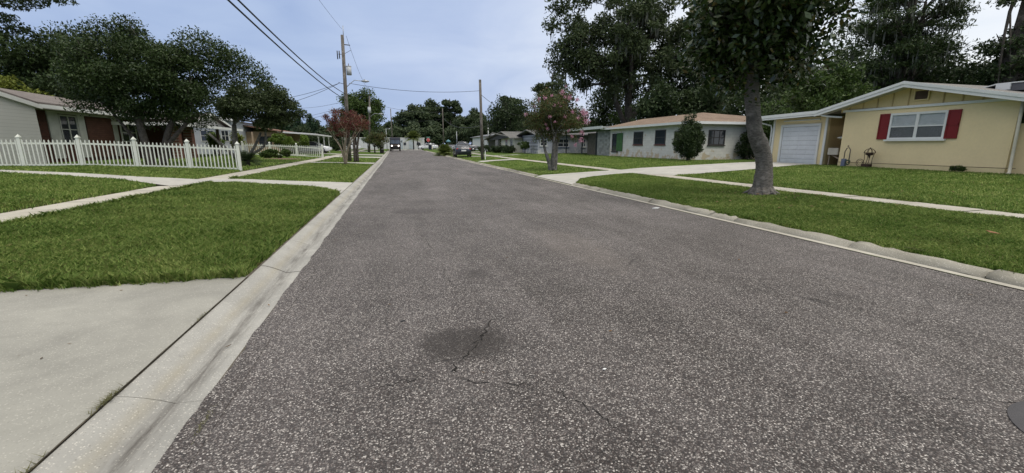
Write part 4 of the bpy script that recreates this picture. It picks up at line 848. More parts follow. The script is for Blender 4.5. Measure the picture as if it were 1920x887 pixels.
tree('pine_tree', 'tall pine reaching in from the left edge with open sky between its boughs', T(-32, 40), [(0, 0, 0, .4), (0, 0, 8, .3), (.2, 0, 16, .15)], (1.5, 0, 13.0, 5.6, 3.0, 2.8), 26, 12000, .26, LF['dark'], M_BARKD, 24, .30, .35, limbs=34, asp=.3, extra=[(7, 0, 10.4, .9), (8.2, 0, 10.7, .9), (9.6, .3, 11.0, .8), (6, 0, 9.5, 1.0), (7.5, 0, 11.6, 1.0), (8.9, 0, 12.0, 1.0), (5.8, 0, 11.8, 1.1), (5.6, 0, 8.4, .9), (6.6, .5, 8.9, .7)])
tree('shrub', 'yellow green shrubbery showing above the brick house roof', T(-28, 39), [(0, 0, 0, .1), (0, 0, 2, .06)], (1.0, 0, 4.0, 4.8, 1.2, 1.8), 22, 7000, .2, LF['yel'], M_BARK, 25, .4, .7, cat='shrub', limbs=8)
tree('shrub', 'feathery olive shrub at the left edge above the white siding', T(-28.8, 34.5), [(0, 0, 0, .1), (0, 0, 2, .06)], (-.2, 0, 4.2, 1.6, 1.0, 1.6), 12, 3000, .2, LF['palm'], M_BARK, 26, .4, .9, cat='shrub', limbs=6)
tree('leaning_oak', 'grey green tree with leaning low limbs between the two picket fences', T(-10.0, 32.5), [(0, 0, 0, .22), (-.15, 0, 1.2, .17), (-.1, 0, 2.4, .13)], (1.4, 0, 3.7, 2.6, 2.2, 1.75), 60, 21000, .17, LF['oak2'], M_BARK, 27, .27, .7, limbs=20, shell=.35,
     stems=[[(.2, 0, 0, .12), (.9, 0, .9, .09), (1.4, .1, 1.9, .07)], [(-.1, 0, .1, .13), (-.9, 0, 1.0, .1), (-1.6, 0, 1.8, .07)], [(.1, 0, .2, .1), (1.5, 0, 1.0, .08), (1.7, 0, 2.2, .06)]], extra=[(3.3, 0, 3.4, .7), (3.9, 0, 3.1, .5), (2.6, 0, 4.5, .7), (2.5, 0, 2.6, .7)])
# things between the fences
def sago(name, label, loc, n_, ln, m_, up_=.5, trunk=.3, tr_=.12, w_=.12, cat='plant', group=None, seed=1):
    r = random.Random(seed); o = lthing(name, label, cat, loc, 0, group); V = []; mb = MB()
    for q in range(n_):
        a = r.uniform(0, 2 * pi); e_ = r.uniform(.1, 1.3) * up_ * 1.4; l_ = ln * r.uniform(.75, 1.1); pts = []
        for i in range(7):
            s_ = i / 6; rr = l_ * s_ * cos(e_) ; z = trunk + l_ * (s_ * sin(e_) - .45 * s_ * s_ * (1.1 - .3 * sin(e_))); pts.append(Vector((rr * cos(a), rr * sin(a), z)))
        sd_ = Vector((-sin(a), cos(a), 0))
        for i in range(6):
            for j in range(3):
                t_ = (i + j / 3) / 6; k0 = int(t_ * 6); p_ = pts[k0].lerp(pts[min(k0 + 1, 6)], t_ * 6 - k0); d_ = (pts[min(k0 + 1, 6)] - pts[k0]).normalized(); ww = w_ * 2.4 * (1 - abs(t_ - .45) * 1.3)
                for s_ in (-1, 1):
                    tip = p_ + sd_ * s_ * ww + d_ * ww * .7 + Vector((0, 0, -.25 * ww)); V += [p_ - d_ * w_ * .1, p_ + d_ * w_ * .12, tip, tip - d_ * .01]
    V = np.array([tuple(v) for v in V]); npmesh('fronds', V, np.arange(len(V)).reshape(-1, 4), m_, o)
    mb.tube([(0, 0, -.05), (0.02, 0, trunk * .5), (0, 0, trunk + .05)], [tr_, tr_ * .85, tr_], 10); mb.build('trunk', M_BARKD, o); return o
sago('sago_palm', 'dark low sago palm just past the end post of the nearer picket fence', T(-8.15, 27.6), 60, 1.0, LF['dark'], .7, .25, .14, .10, 'plant', seed=2)
tree('shrub', 'low green shrub spreading along the foot of the farther picket fence', T(-9.3, 39.5), [(0, 0, 0, .05), (0, 0, .2, .03)], (0, 0, .45, 2.2, .8, .4), 18, 4500, .14, LF['mid'], M_BARK, 31, .5, .7, cat='shrub', limbs=4)
mb = MB(); mb.ball((-9.6, 38.4, g(-9.6, 38.4) - .08), (2.3, .8, .1), 20, 8); tag(mb.build('mulch_bed', simple('brown_mulch', (.14, .10, .07), .95, .4, 12, bump=.8)), kind='structure')
tree('shrub', 'bright yellow green shrub behind the farther fence, beside the carport', T(-11.6, 51.5), [(0, 0, 0, .1), (0, 0, .6, .05)], (.6, 0, 1.35, 2.5, 1.3, .9), 26, 9000, .2, LF['bright'], M_BARK, 32, .38, .8, cat='shrub', limbs=8)
tree('shrub', 'bright green shrub under the right side of the brick porch roof', T(-17, 48.4), [(0, 0, 0, .1), (0, 0, .6, .05)], (0, 0, 1.3, 1.0, .9, .9), 14, 3500, .16, LF['bright'], M_BARK, 33, .42, .9, cat='shrub', limbs=6)
tree('shrub', 'yellow green young bush by the trunk of the leaning tree', T(-15.0, 48.4), [(0, 0, 0, .1), (0, 0, .6, .05)], (0, 0, 1.3, .8, .7, 1.0), 12, 2600, .15, LF['yel'], M_BARK, 34, .42, .9, cat='shrub', limbs=6)
# conifers and green tree beyond
def conifer(label, loc, H, rr, seed):
    rg = np.random.default_rng(seed); n_ = 40; z = np.linspace(.12, .97, n_) * H; a = rg.random(n_) * 2 * pi; q = rr * (1 - z / H) * .62
    ex = [(math.cos(a[i]) * q[i], math.sin(a[i]) * q[i], z[i], rr * (1 - z[i] / H) * .5 + .25) for i in range(n_)]
    return tree('conifer_tree', label, loc, [(0, 0, 0, .2), (0, 0, H * .95, .03)], (0, 0, H * .3, rr * .6, rr * .6, H * .2), 4, 7000, .32, LF['conif'], M_BARKD, seed, .3, .6, extra=ex, limbs=0, asp=.35)
conifer('pointed dark conifer behind the carport, left of its two neighbours', T(-18.5, 82), 7.9, 2.0, 41)
conifer('blunt conifer behind the carport, beside the pointed one', T(-15.8, 82), 6.2, 1.9, 42)
conifer('broad conifer behind the carport, nearest the red crape myrtle', T(-13.5, 80), 6.0, 2.1, 43)
tree('green_tree', 'tall mid green tree standing behind the transformer pole and red crape myrtle', T(-7.2, 86), [(0, 0, 0, .35), (0, 0, 4, .25)], (1.6, 0, 6.9, 4.9, 4, 4.3), 85, 20000, .36, LF['mid'], M_BARKD, 44, .27, .75, limbs=14, shell=.35)
for q, (x, y, r1, hh) in enumerate(((-11.5, 73, 2.4, 2.6), (-9.6, 78, 2.3, 2.4), (-14.5, 76, 2.5, 2.8))):
    tree('dark_hedge_tree', ['dark bushy thicket right behind the white car under the carport', 'dark thicket behind the trunks of the red crape myrtle', 'dark thicket behind the carport roof'][q], T(x, y), [(0, 0, 0, .15), (0, 0, 1.5, .1)], (0, 0, hh * .6, r1, 1.6, hh * .75), 26, 6000, .3, LF['dark'], M_BARKD, 50 + q, .38, .9, cat='shrub', limbs=5, shell=.2)
# red crape myrtles on the left verge
def crape_stems(n_, sp, h_, r0, seed):
    r = random.Random(seed); L_ = []
    for q in range(n_):
        a = 2 * pi * q / n_ + r.uniform(-.4, .4); s_ = sp * r.uniform(.55, 1); L_.append([(cos(a) * .05, sin(a) * .05, .0, r0), (cos(a) * s_ * .22, sin(a) * s_ * .22, h_ * .45, r0 * .75), (cos(a) * s_ * .6, sin(a) * s_ * .6, h_ * .75, r0 * .5), (cos(a) * s_, sin(a) * s_, h_, r0 * .3)])
    return L_
tree('crape_myrtle', 'larger crape myrtle with pale fanning stems and rusty red seed heads', T(-3.42, 32.2), [(0, 0, 0, .09), (0, 0, .8, .075), (.1, 0, 1.5, .06), (.25, 0, 2.3, .035)], (.28, .2, 2.85, 1.75, 1.4, 1.1), 70, 9500, .08, LF['red'], M_BARKL, 61, .22, .7, limbs=34, egg=.35, stems=crape_stems(7, 1.5, 2.4, .05, 3), shell=.2)
tree('crape_myrtle', 'dark double trunk close behind the larger red crape myrtle', T(-3.16, 36.6), [(0, 0, 0, .12), (0.02, 0, 1.2, .1), (.05, 0, 2.4, .06)], (.1, 0, 3.1, 1.2, 1.0, .8), 30, 5000, .1, LF['redb'], M_BARKD, 62, .28, .7, limbs=10, stems=[[(.2, 0, 0, .11), (.24, 0, 1.2, .09), (.5, 0, 2.4, .05)]], shell=.2)
tree('crape_myrtle', 'small brown topped crape myrtle farther down the left verge', T(-3.1, 70.5), [(0, 0, 0, .12), (0, 0, .9, .09)], (.35, 0, 1.95, 1.75, 1.4, 1.4), 44, 9000, .15, LF['crape'], M_BARKD, 63, .3, .8, limbs=12, shell=.3)
tree('crape_myrtle', 'slim crape myrtle almost hidden beside the small brown topped one', T(-4.6, 80), [(0, 0, 0, .1), (0, 0, 1.2, .08)], (.2, 0, 2.4, 1.1, 1, 1.1), 18, 3000, .18, LF['mid'], M_BARKD, 64, .35, .8, limbs=6)
# pink crape myrtle right
pc = tree('crape_myrtle', 'pink flowering crape myrtle with several grey trunks on the right verge', T(8.12, 21.9), [(0, 0, 0, .20), (0, 0, .35, .15), (.08, 0, 1.2, .10), (.15, 0, 2.0, .06)], (.02, 0, 2.85, 1.62, 1.4, 1.42), 95, 23000, .085, LF['crape'], M_BARK, 65, .25, .85, limbs=28, shell=.2, egg=.12,
     stems=[[(-.1, 0, 0, .13), (-.22, 0, .5, .10), (-.42, .05, 1.1, .07), (-.6, .1, 1.9, .04)], [(.12, 0, 0, .13), (.2, .05, .6, .10), (.28, .1, 1.4, .07), (.6, .1, 2.2, .04)], [(0, -.1, 0, .12), (-.03, -.15, .8, .09), (-.05, -.3, 1.8, .05)]],
     extra=[(-1.35, 0, 2.9, .3), (-1.5, 0, 2.45, .22), (-1.2, 0, 2.2, .3), (1.35, 0, 2.3, .3), (1.2, 0, 1.7, .25), (-.9, 0, 1.7, .3), (1.55, 0, 2.9, .25)])
rg = np.random.default_rng(9); bc = np.array([(1.65, -.3, 2.95), (1.8, -.2, 2.6), (1.45, -.5, 3.05), (1.5, -.3, 2.0), (1.35, -.6, 1.6), (1.05, -.6, 3.65), (.7, -.9, 1.8), (-1.2, -.4, 3.3), (-1.6, -.2, 2.9), (-.7, -.6, 3.7), (-.3, -1.1, 2.5), (-.1, -1.15, 3.2), (.1, -.9, 3.95), (.5, -.9, 3.7), (1.0, -.9, 2.7), (-.6, -1.1, 2.75), (.9, -.9, 1.35), (-1.0, -.5, 3.6), (.6, -1.1, 3.0)]); bc = np.concatenate([bc, rg.normal(0, 1, (12, 3)) * (.75, .3, .5) + (0, -.85, 3.0)]); br_ = np.array([.2, .2, .16, .13, .13, .13, .09, .1, .1, .1, .08, .08, .12, .12, .1, .08, .1, .1, .09])
V, F = leaves(bc, np.concatenate([br_, np.full(12, .08)]) * 1.15, 1500, .05, rg, 1, .9, .1); npmesh('blossom', V, F, LF['pink'], pc)
# clipped shrub, bush at the corner of the white house
tree('clipped_shrub', 'tall egg-shaped clipped shrub in front of the white block house', T(19.0, 25.2), [(0, 0, 0, .1), (0, 0, 1, .06)], (0, 0, 1.5, 1.02, 1.0, 1.4), 170, 26000, .10, LF['oak'], M_BARK, 66, .22, 1.0, cat='shrub', limbs=6, shell=.3, egg=-.1, extra=[(0.1, 0, 2.95, .25), (.3, 0, 3.05, .15), (-.3, 0, 2.85, .2)])
tree('bush', 'olive leafy bush between the white block house and the garage', T(25.5, 25.3), [(0, 0, 0, .15), (0, 0, 1.4, .1)], (0, 0, 2.6, 1.6, 1.4, 1.5), 30, 7000, .16, LF['mid'], M_BARKD, 67, .36, .9, cat='shrub', limbs=8)
tree('bush', 'dark climbing growth leaning on the side wall of the white block house', T(24.6, 26.0), [(0, 0, 0, .1), (0, 0, 1.4, .06)], (.2, .2, 1.1, 1.0, .4, 1.2), 22, 5000, .13, LF['dark'], M_BARKD, 68, .4, .9, cat='shrub', limbs=5)
# hedges by the cream house
for q, (x, y, r1, hh, lb) in enumerate(((13.6, 66.5, 1.9, .8, 'low dark hedge farthest left under the cream house porch'), (14.4, 61.0, 1.5, .9, 'rounded dark hedge in the middle of the row by the cream house'), (14.9, 57.2, 1.3, .95, 'rounded dark hedge at the near right end of the row by the cream house'))):
    tree('hedge', lb, T(x, y), [(0, 0, 0, .1), (0, 0, .3, .06)], (0, 0, .5, r1, r1 * .8, hh * .75), 26, 5000, .15, LF['dark'], M_BARKD, 70 + q, .42, .9, cat='hedge', limbs=3, shell=.2, group='hedges by the cream house')
tree('bush', 'small open bush in front of the cream house window', T(15.9, 53.0), [(0, 0, 0, .08), (0, 0, .5, .05)], (0, 0, 1.1, 1.05, .9, .55), 18, 3000, .13, LF['mid'], M_BARK, 75, .38, .8, cat='shrub', limbs=10)
# big oaks behind the white house
tree('moss_oak', 'huge open-crowned oak hung with moss towering behind the white block house', T(33, 58), [(0, 0, 0, .75), (.2, 0, 4, .6), (0, 0, 9, .45), (1.5, 0, 14, .3)], (-1.5, 0, 15.0, 11.5, 8, 8.5), 190, 46000, .42, LF['oak2'], M_BARKD, 81, .15, .75, limbs=70, moss=900, shell=.2, extra=[(-11, 0, 19, 1.8), (-9.5, 0, 17, 1.8), (-12, 0, 16.6, 1.5), (-10.5, 0, 21, 1.4), (-8, 0, 20, 1.8), (-9, 0, 14.5, 1.8)],
     stems=[[(0, 0, 3, .4), (-2.5, 0, 8, .3), (-5, 0, 13, .18)], [(0, 0, 4, .4), (3.5, 0, 9, .3), (6, 0, 15, .18)], [(0, 0, 6, .3), (-1, -2, 12, .25), (-2, -2, 18, .12)]])
tree('moss_oak', 'second mossy oak crown right of the huge one, behind the brown roof', T(45, 56), [(0, 0, 0, .6), (.2, 0, 5, .5), (0, 0, 11, .3)], (0, 0, 12.0, 9, 7, 8.5), 130, 30000, .42, LF['oak'], M_BARKD, 82, .18, .75, limbs=45, moss=500, shell=.2)
tree('cypress_tree', 'small flat-boughed cypress at the left foot of the huge oak', T(30.0, 82), [(0, 0, 0, .3), (0, 0, 6, .22), (0, 0, 14.5, .08)], (0, 0, 10.5, 4.2, 3, 4.3), 34, 8000, .4, LF['oak2'], M_BARKD, 83, .26, .4, limbs=26)
tree('green_tree', 'bright green understorey tree glimpsed between the oak trunks', T(38, 64), [(0, 0, 0, .3), (0, 0, 3, .2)], (0, 0, 5, 5, 3, 3.5), 40, 8000, .4, LF['mid'], M_BARKD, 84, .3, .8, limbs=8)
WL = ['dark tree behind the pink crape myrtle, leftmost of the shaded wood', 'dark tree low behind the carport end of the white block house', 'dark tree behind the middle of the brown hip roof', 'dark tree behind the hip corner of the brown roof', 'dark tree behind the right end of the brown roof, left of the magnolia trunk', 'tall dark tree filling the gap between the two mossy oaks', 'dark tree at the left foot of the wood, near the flat-boughed cypress', 'dark tree deep in the wood right behind the huge oak trunk', 'large dark tree deep behind the magnolia crown', 'dark tree above the gap between white block house and garage']
for q, (x, y, cz_, r1, rz3) in enumerate(((27, 70, 5.5, 5, 5), (33, 50, 4.5, 5.0, 4.2), (40, 50, 5, 5.5, 4.6), (43, 43, 4.8, 5.5, 4.8), (41, 36, 4.8, 5, 4.6), (50, 60, 8, 7, 7), (22, 84, 5.5, 5.5, 5), (38, 72, 7.5, 6, 6.5), (56, 44, 7, 7, 6.5), (49, 33, 6, 6, 5.5))):
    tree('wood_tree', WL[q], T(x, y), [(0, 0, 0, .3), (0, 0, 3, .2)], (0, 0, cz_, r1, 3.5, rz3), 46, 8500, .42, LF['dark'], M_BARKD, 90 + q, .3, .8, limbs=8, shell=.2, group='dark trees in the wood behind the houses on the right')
# behind the garage and yellow house
tree('vine_tree', 'leafy bright green vine-covered tree rising behind the garage roof', T(32.5, 27.0), [(0, 0, 0, .4), (0, 0, 3, .3)], (0, 0, 3.9, 4.0, 2.6, 3.1), 60, 17000, .24, LF['mid'], M_BARKD, 101, .28, .85, limbs=10, shell=.25)
tree('moss_cypress', 'tall feathery cypress draped with grey moss behind the yellow house ridge', T(39.5, 27), [(0, 0, 0, .55), (0, 0, 5, .4), (0, 0, 14, .2)], (.4, 0, 9.2, 5.3, 3.5, 5.2), 110, 30000, .27, LF['oak'], M_BARKD, 102, .19, .42, limbs=60, moss=900, asp=.3, shell=.2, stems=[[(1, 0, 0, .3), (1.3, 0, 6, .22), (1.4, 0, 12, .1)]])
tree('moss_oak', 'leaning black-trunked oak at the right edge behind the yellow house roof', T(39.5, 20.3), [(0, 0, 0, .6), (-.3, 0, 4, .5), (.2, 0, 9, .38), (.6, 0, 14, .3)], (1.5, 0, 5.6, 4.8, 3, 3.6), 80, 24000, .24, LF['dark'], M_BARKD, 103, .22, .7, limbs=40, shell=.25, extra=[(-.6, 0, 10.5, .9), (-2.0, 0, 10.0, .7), (2.5, 0, 10.3, 1.2)])
WM = ['dark tree behind the garage roof under the mossy cypress', 'dark tree behind the left slope of the yellow house roof', 'dark tree behind the right slope of the yellow house roof', 'dark tree just left of the bright vine-covered tree', 'taller dark tree deep between vine-covered tree and mossy cypress']
for q, (x, y, cz_, r1, rz3) in enumerate(((45, 30, 4.5, 6, 4.5), (44, 24, 4.2, 5.5, 4.3), (44, 18, 4.0, 5, 3.8), (36, 31, 4, 4.5, 4), (47, 36, 6.5, 6, 6))):
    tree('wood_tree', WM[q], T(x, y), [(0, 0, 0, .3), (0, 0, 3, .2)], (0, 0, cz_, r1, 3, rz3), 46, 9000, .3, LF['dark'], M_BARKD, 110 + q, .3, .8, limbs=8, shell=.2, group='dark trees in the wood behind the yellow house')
# far tree line
def copytree(src, loc, rz_, s_, label):
    o = src.copy(); C.objects.link(o); o.location = loc; o.rotation_euler.z = rz_; o.scale = s_; o['label'] = label
    for ch_ in src.children: c = ch_.copy(); C.objects.link(c); c.parent = o
    return o
GR = 'trees in the far tree line beyond the end of the street'
fa = tree('far_oak', 'tall round-crowned tree in the far tree line right of the grey building', T(12, 150), [(0, 0, 0, .5), (0, 0, 7, .35)], (0, 0, 10.0, 6.5, 4, 5.6), 60, 9000, .8, LF['far'], M_BARKD, 121, .25, .7, limbs=16, group=GR, shell=.3)
fp = tree('far_pine', 'tall thin-topped pine in the far tree line with sky between its tufts', T(18, 146), [(0, 0, 0, .4), (0, 0, 12, .25), (0, 0, 15.5, .1)], (0, 0, 12.3, 4.5, 3.5, 3.8), 24, 5000, .75, LF['far'], M_BARKD, 122, .3, .6, limbs=20, group=GR)
r = random.Random(12)
for q in range(30):
    x = -48 + q * 4.2 + r.uniform(-1, 1); y = r.uniform(138, 165); k_ = r.random(); src = fp if r.random() < .35 else fa; sc3 = (.62 if x < 2 else .9 if x < 14 else .78) * r.uniform(.85, 1.12)
    if x < -6: sc3 *= .75
    copytree(src, T(x, y), r.uniform(0, 6), (sc3 * 1.1, sc3 * 1.1, sc3), 'dark tree in the far wood beyond the end of the street')
for q in range(16):   # dense lower storey
    x = -40 + q * 6.5 + r.uniform(-1, 1); copytree(fa, (x, r.uniform(128, 134), -4.6), r.uniform(0, 6), (.95, .95, .82), 'dark understorey tree in the far wood beyond the end of the street')
copytree(fp, T(27.5, 104), 1, (.85, .85, .80), 'loose-topped tree standing alone left of the pink crape myrtle'); copytree(fa, T(29, 112), 2, (.7, .7, .72), 'shorter round tree left of the pink crape myrtle')
for q, (x, y) in enumerate(((20, 104), (25, 98), (15.5, 112), (30, 94))): copytree(fa, (x, y, -2.6), q, (.6, .6, .66), 'dark low tree behind the cream house and far white cottage')
# palm and palmetto near the end
def fanpalm(label, loc, H, rr, seed):
    o = sago('palm_tree', label, loc, 130, rr, LF['palm'], 1.0, H, .16, .35, 'palm', None, seed); return o
fanpalm('wide bushy palm in front of the grey metal building', T(4.4, 111), 2.6, 2.9, 5)
mb = MB(); mb.tube([(5.7, 112, .3), (5.6, 112, 1.8), (5.3, 112, 3.4)], .13, 8); tag(mb.build('bare_palm', M_BARKD), 'bare leaning palm stem right beside the wide bushy palm', 'palm')
sago('palmetto', 'green fan palmetto clump behind the roadside mailbox', T(6.3, 57.5), 110, 2.0, LF['palm'], 1.0, .12, .14, .26, 'plant', None, 6)
weed = tree('weed_clump', 'small green weed clump at the foot of the yellow wall', T(20.95, 11.6), [(0, 0, 0, .02), (0, 0, .1, .01)], (0, 0, .16, .15, .38, .14), 10, 700, .09, LF['mid'], M_BARK, 131, .6, .8, cat='weeds', limbs=3, asp=.25)

# ------------------------------------------------------------------ poles, lamps, wires
def lamp_arm(o, base, tip, head):
    mb = MB(); b, t_ = Vector(base), Vector(tip); m_ = b.lerp(t_, .55) + Vector((0, 0, .32)); mb.tube([b, b.lerp(m_, .5) + Vector((0, 0, .02)), m_, t_], .03, 6); a = mb.build('lamp_arm', M_STEEL, o)
    hd = MB(); d_ = (t_ - b); d_.z = 0; d_.normalize(); e_ = t_ + d_ * head
    hd.tube([t_ - d_ * .05, t_ + d_ * head * .5, e_], [.06, .11, .04], 8); hd.ball(tuple(t_ + d_ * head * .3 + Vector((0, 0, .12))), .05, 8, 6); hd.build('lamp_head', M_STEEL, a)
def transformer(o, c, r_=.2, h_=.65):
    mb = MB(); mb.tube([(c[0], c[1], c[2] - h_ / 2), (c[0], c[1], c[2] + h_ / 2)], r_, 14); mb.disc((c[0], c[1], c[2] + h_ / 2 + .02), (0, 0, 1), r_ * 1.06, 14, .05); t_ = mb.build('transformer', simple('transformer_grey', (.42, .44, .46), .5), o)
    b = MB(); b.tube([(c[0], c[1], c[2] + h_ / 2), (c[0], c[1], c[2] + h_ / 2 + .25)], [.04, .02], 6); b.build('bushing', simple('brown_porcelain', (.08, .05, .04), .3), t_)
up1 = thing('utility_pole', 'tall leaning wooden pole with transformer and street lamp on the left verge', 'utility pole', (-3.95, 39, g(-3.95, 39)))
bp, tp = Vector((-3.80, 39, .1)), Vector((-3.62, 39, 10.05))
def up(zz): return bp.lerp(tp, (zz - bp.z) / (tp.z - bp.z))
mb = MB(); mb.tube([bp, up(5), tp], [.17, .15, .12], 12); mb.build('pole', M_POLE, up1)
transformer(up1, tuple(up(7.35) + Vector((.36, -.05, 0)))); lamp_arm(up1, up(6.0), up(6.0) + Vector((1.35, 0, .6)), .55)
mb = MB(); mb.tube([up(10.0) + Vector((.08, 0, -.2)), up(10.5) + Vector((.1, 0, .25))], .03, 6); mb.build('top_pin', M_STEEL, up1)
mb = MB(); mb.tube([up(9.35), up(9.35) + Vector((.55, 0, -.03))], .035, 6); mb.tube([up(8.6), up(8.85) + Vector((.6, 0, .1))], .015, 6); mb.tube([up(8.6), up(8.6) + Vector((-.38, 0, 0))], .02, 6); mb.build('bracket', M_DARK, up1)
for dx in (-.3, -.45):
    m2 = MB(); m2.tube([up(8.6) + Vector((dx, 0, -.25 + dx * .3)), up(8.6) + Vector((dx, 0, .25))], .04, 8); m2.build('insulator', M_DARK, up1)
mb = MB(); mb.tube([up(6.3), up(6.3) + Vector((-.4, 0, .1)), up(6.3) + Vector((-.5, 0, .15))], .02, 6); mb.tube([up(4.6) + Vector((.05, -.17, 0)), up(3.5) + Vector((.08, -.17, 0))], .045, 6); mb.build('service_bracket', M_DARK, up1)
p2 = thing('utility_pole', 'second pole with transformer and lamp rising from the red crape myrtles', 'utility pole', (-4.3, 76, .3))
mb = MB(); mb.tube([(-4.2, 76, .2), (-3.6, 76, 9.2)], [.15, .11], 10); mb.tube([(-3.6, 76, 9.2), (-3.55, 76, 10.1)], .04, 6); mb.build('pole', M_POLE, p2); transformer(p2, (-3.75, 75.7, 7.0), .24, .95); lamp_arm(p2, (-3.8, 76, 5.9), (-2.3, 76, 6.45), .7)
def pole(label, x, y, h_, r_=.12, lean=0, cat='utility pole', mat=None, name='utility_pole'):
    o = thing(name, label, cat, (x, y, g(x, y))); mb = MB(); mb.tube([(x, y, g(x, y) - .1), (x + lean, y, g(x, y) + h_)], [r_, r_ * .75], 10); mb.build('pole', mat or M_POLE, o); return o
pole('bare wooden pole rising behind the brown delivery truck', -.55, 100, 8.9)
q2 = pole('thin grey light pole immediately left of the brown delivery truck', -1.75, 100, 4.6, .06, mat=M_STEEL, name='light_pole'); lamp_arm(q2, (-1.75, 100, 4.6), (-1.2, 100, 4.9), .4)
q3 = pole('wooden pole standing behind the palmetto clump and stop sign', 9.6, 90, 8.3)
q5 = pole('thick wooden pole with white guard at its foot right of the dark sedan', 7.72, 39.4, 7.0, .15, -.12)
mb = MB(); mb.box(7.92, 7.99, 39.2, 39.28, g(7.9, 39), .95); mb.build('wire_guard', M_WHITE, q5)
pole('short thin pole above the pickup truck', 11.5, 84, 3.6, .07, mat=M_STEEL, name='light_pole')
q6 = pole('short white pole behind the far white cottage', 20.0, 95, 5.4, .09, mat=M_WHITE, name='light_pole')
q7 = pole('slim pole with curved street lamp arm above the cream house roof', 23.9, 95, 7.0, .09, name='light_pole', mat=M_STEEL); lamp_arm(q7, (23.9, 95, 6.2), (22.7, 95, 6.6), .6)
def wire(label, a, b, sag, r_=.016, grp='overhead wires'):
    a, b = Vector(a), Vector(b); pts = []
    for i in range(25): t_ = i / 24; p_ = a.lerp(b, t_); p_.z -= sag * 4 * t_ * (1 - t_); pts.append(p_)
    mb = MB(); mb.tube(pts, r_, 5); o = mb.build('overhead_wire', M_WIRE); return tag(o, label, 'wire', grp)
J = tuple
wire('upper thick black cable from the top left of the view to the first pole', up(5.55), (-3.1, -20, 6.6), 1.2, .024)
wire('lower thick black cable from the top left of the view to the first pole', up(5.1), (-3.22, -20, 6.55), 1.1, .024)
wire('thin line from above leading down to the top pin of the first pole', up(10.5), (-5.4, 6, 9.6 + 1.5), .6, .009)
wire('thin line running from the first pole top down to the second pole', up(10.0) + Vector((.3, 0, 0)), (-3.55, 76, 10.1), .8, .012)
wire('service wire from the first pole left toward the house, upper one', up(6.4) + Vector((-.4, 0, 0)), (-12.3, 46, 5.4), .3)
wire('service wire from the first pole left toward the house, lower one', up(6.4) + Vector((-.4, 0, 0)), (-12.0, 42, 4.3), .4)
wire('wire crossing the road from the first pole to the pole by the dark sedan', up(6.4) + Vector((.3, 0, 0)), (7.62, 39.4, 6.2), .35)
wire('faint wire left of the first pole, upper of the low pair', up(4.6) , (-16, 62, 4.6), .4, .012); wire('faint wire left of the first pole, lower of the low pair', up(4.4), (-17, 60, 3.4), .3, .012)
wire('wire from the second pole across to the far pole behind the stop sign', (-3.65, 76, 8.2), (9.6, 90, 8.0), .6, .02)
wire('wire from the bare pole across to the far pole behind the stop sign', (-.6, 100, 6.9), (9.6, 90, 6.6), .4, .02)
wire('sagging wire from the far pole down to the pole by the dark sedan', (9.6, 90, 6.9), (7.65, 39.4, 3.2), .9, .025)
wire('wire from the pole by the dark sedan toward the cream house', (7.62, 39.4, 5.9), (19, 66, 6.0), .5, .02); wire('thin wire from the first pole sloping far left above the fence', up(5.0), (-16, 74, 7.2), .4, .012)

# ------------------------------------------------------------------ vehicles
def loft(mb, st, nseg=4):
    """st: list of (x, zb, zt, hw_bottom, hw_top); rounded box sections along x"""
    vs = []; fs = []; m_ = 12
    for (x, zb, zt, wb_, wt) in st:
        h_ = zt - zb; c = [(-wb_ * .92, zb), (wb_ * .92, zb), (wb_, zb + h_ * .12), (wb_ * 1.0, zb + h_ * .5), (wt + (wb_ - wt) * .25, zb + h_ * .82), (wt, zt - h_ * .06), (wt * .9, zt)]
        c2 = c + [(-a, b) for a, b in c[::-1]][:-1]; c2 = c[1:] + [(-a, b) for a, b in c[::-1][:-1]]
        vs += [(x, a, b) for a, b in c2]; m_ = len(c2)
    for i in range(len(st) - 1):
        for q in range(m_): fs.append((i * m_ + q, i * m_ + (q + 1) % m_, (i + 1) * m_ + (q + 1) % m_, (i + 1) * m_ + q))
    fs.append(tuple(range(m_))); fs.append(tuple((len(st) - 1) * m_ + q for q in range(m_))); mb.add(vs, fs, True)
def wheel(o, x, y, r_, w_=.2, s_=1):
    mb = MB(); mb.tube([(x, y - w_ / 2, r_), (x, y - w_ / 2 + .02, r_), (x, y + w_ / 2 - .02, r_), (x, y + w_ / 2, r_)], [r_ * .92, r_, r_, r_ * .92], 22); t_ = mb.build('wheel', M_TYRE, o)
    mb = MB(); mb.disc((x, y + s_ * (w_ / 2 + .004), r_), (0, 1, 0), r_ * .62, 16, .02); mb.build('rim', M_RIM, t_)
def paint(name, c): 
    t = NT(name, .25, .5); t.b.inputs['Coat Weight'].default_value = .5; t.col(t.mix(t.noise(2, 3), c, tuple(v * .85 for v in c))); return t.m
M_TAIL = simple('red_tail_lens', (.35, .01, .01), .3); M_HEADL = simple('clear_head_lens', (.6, .62, .65), .15)
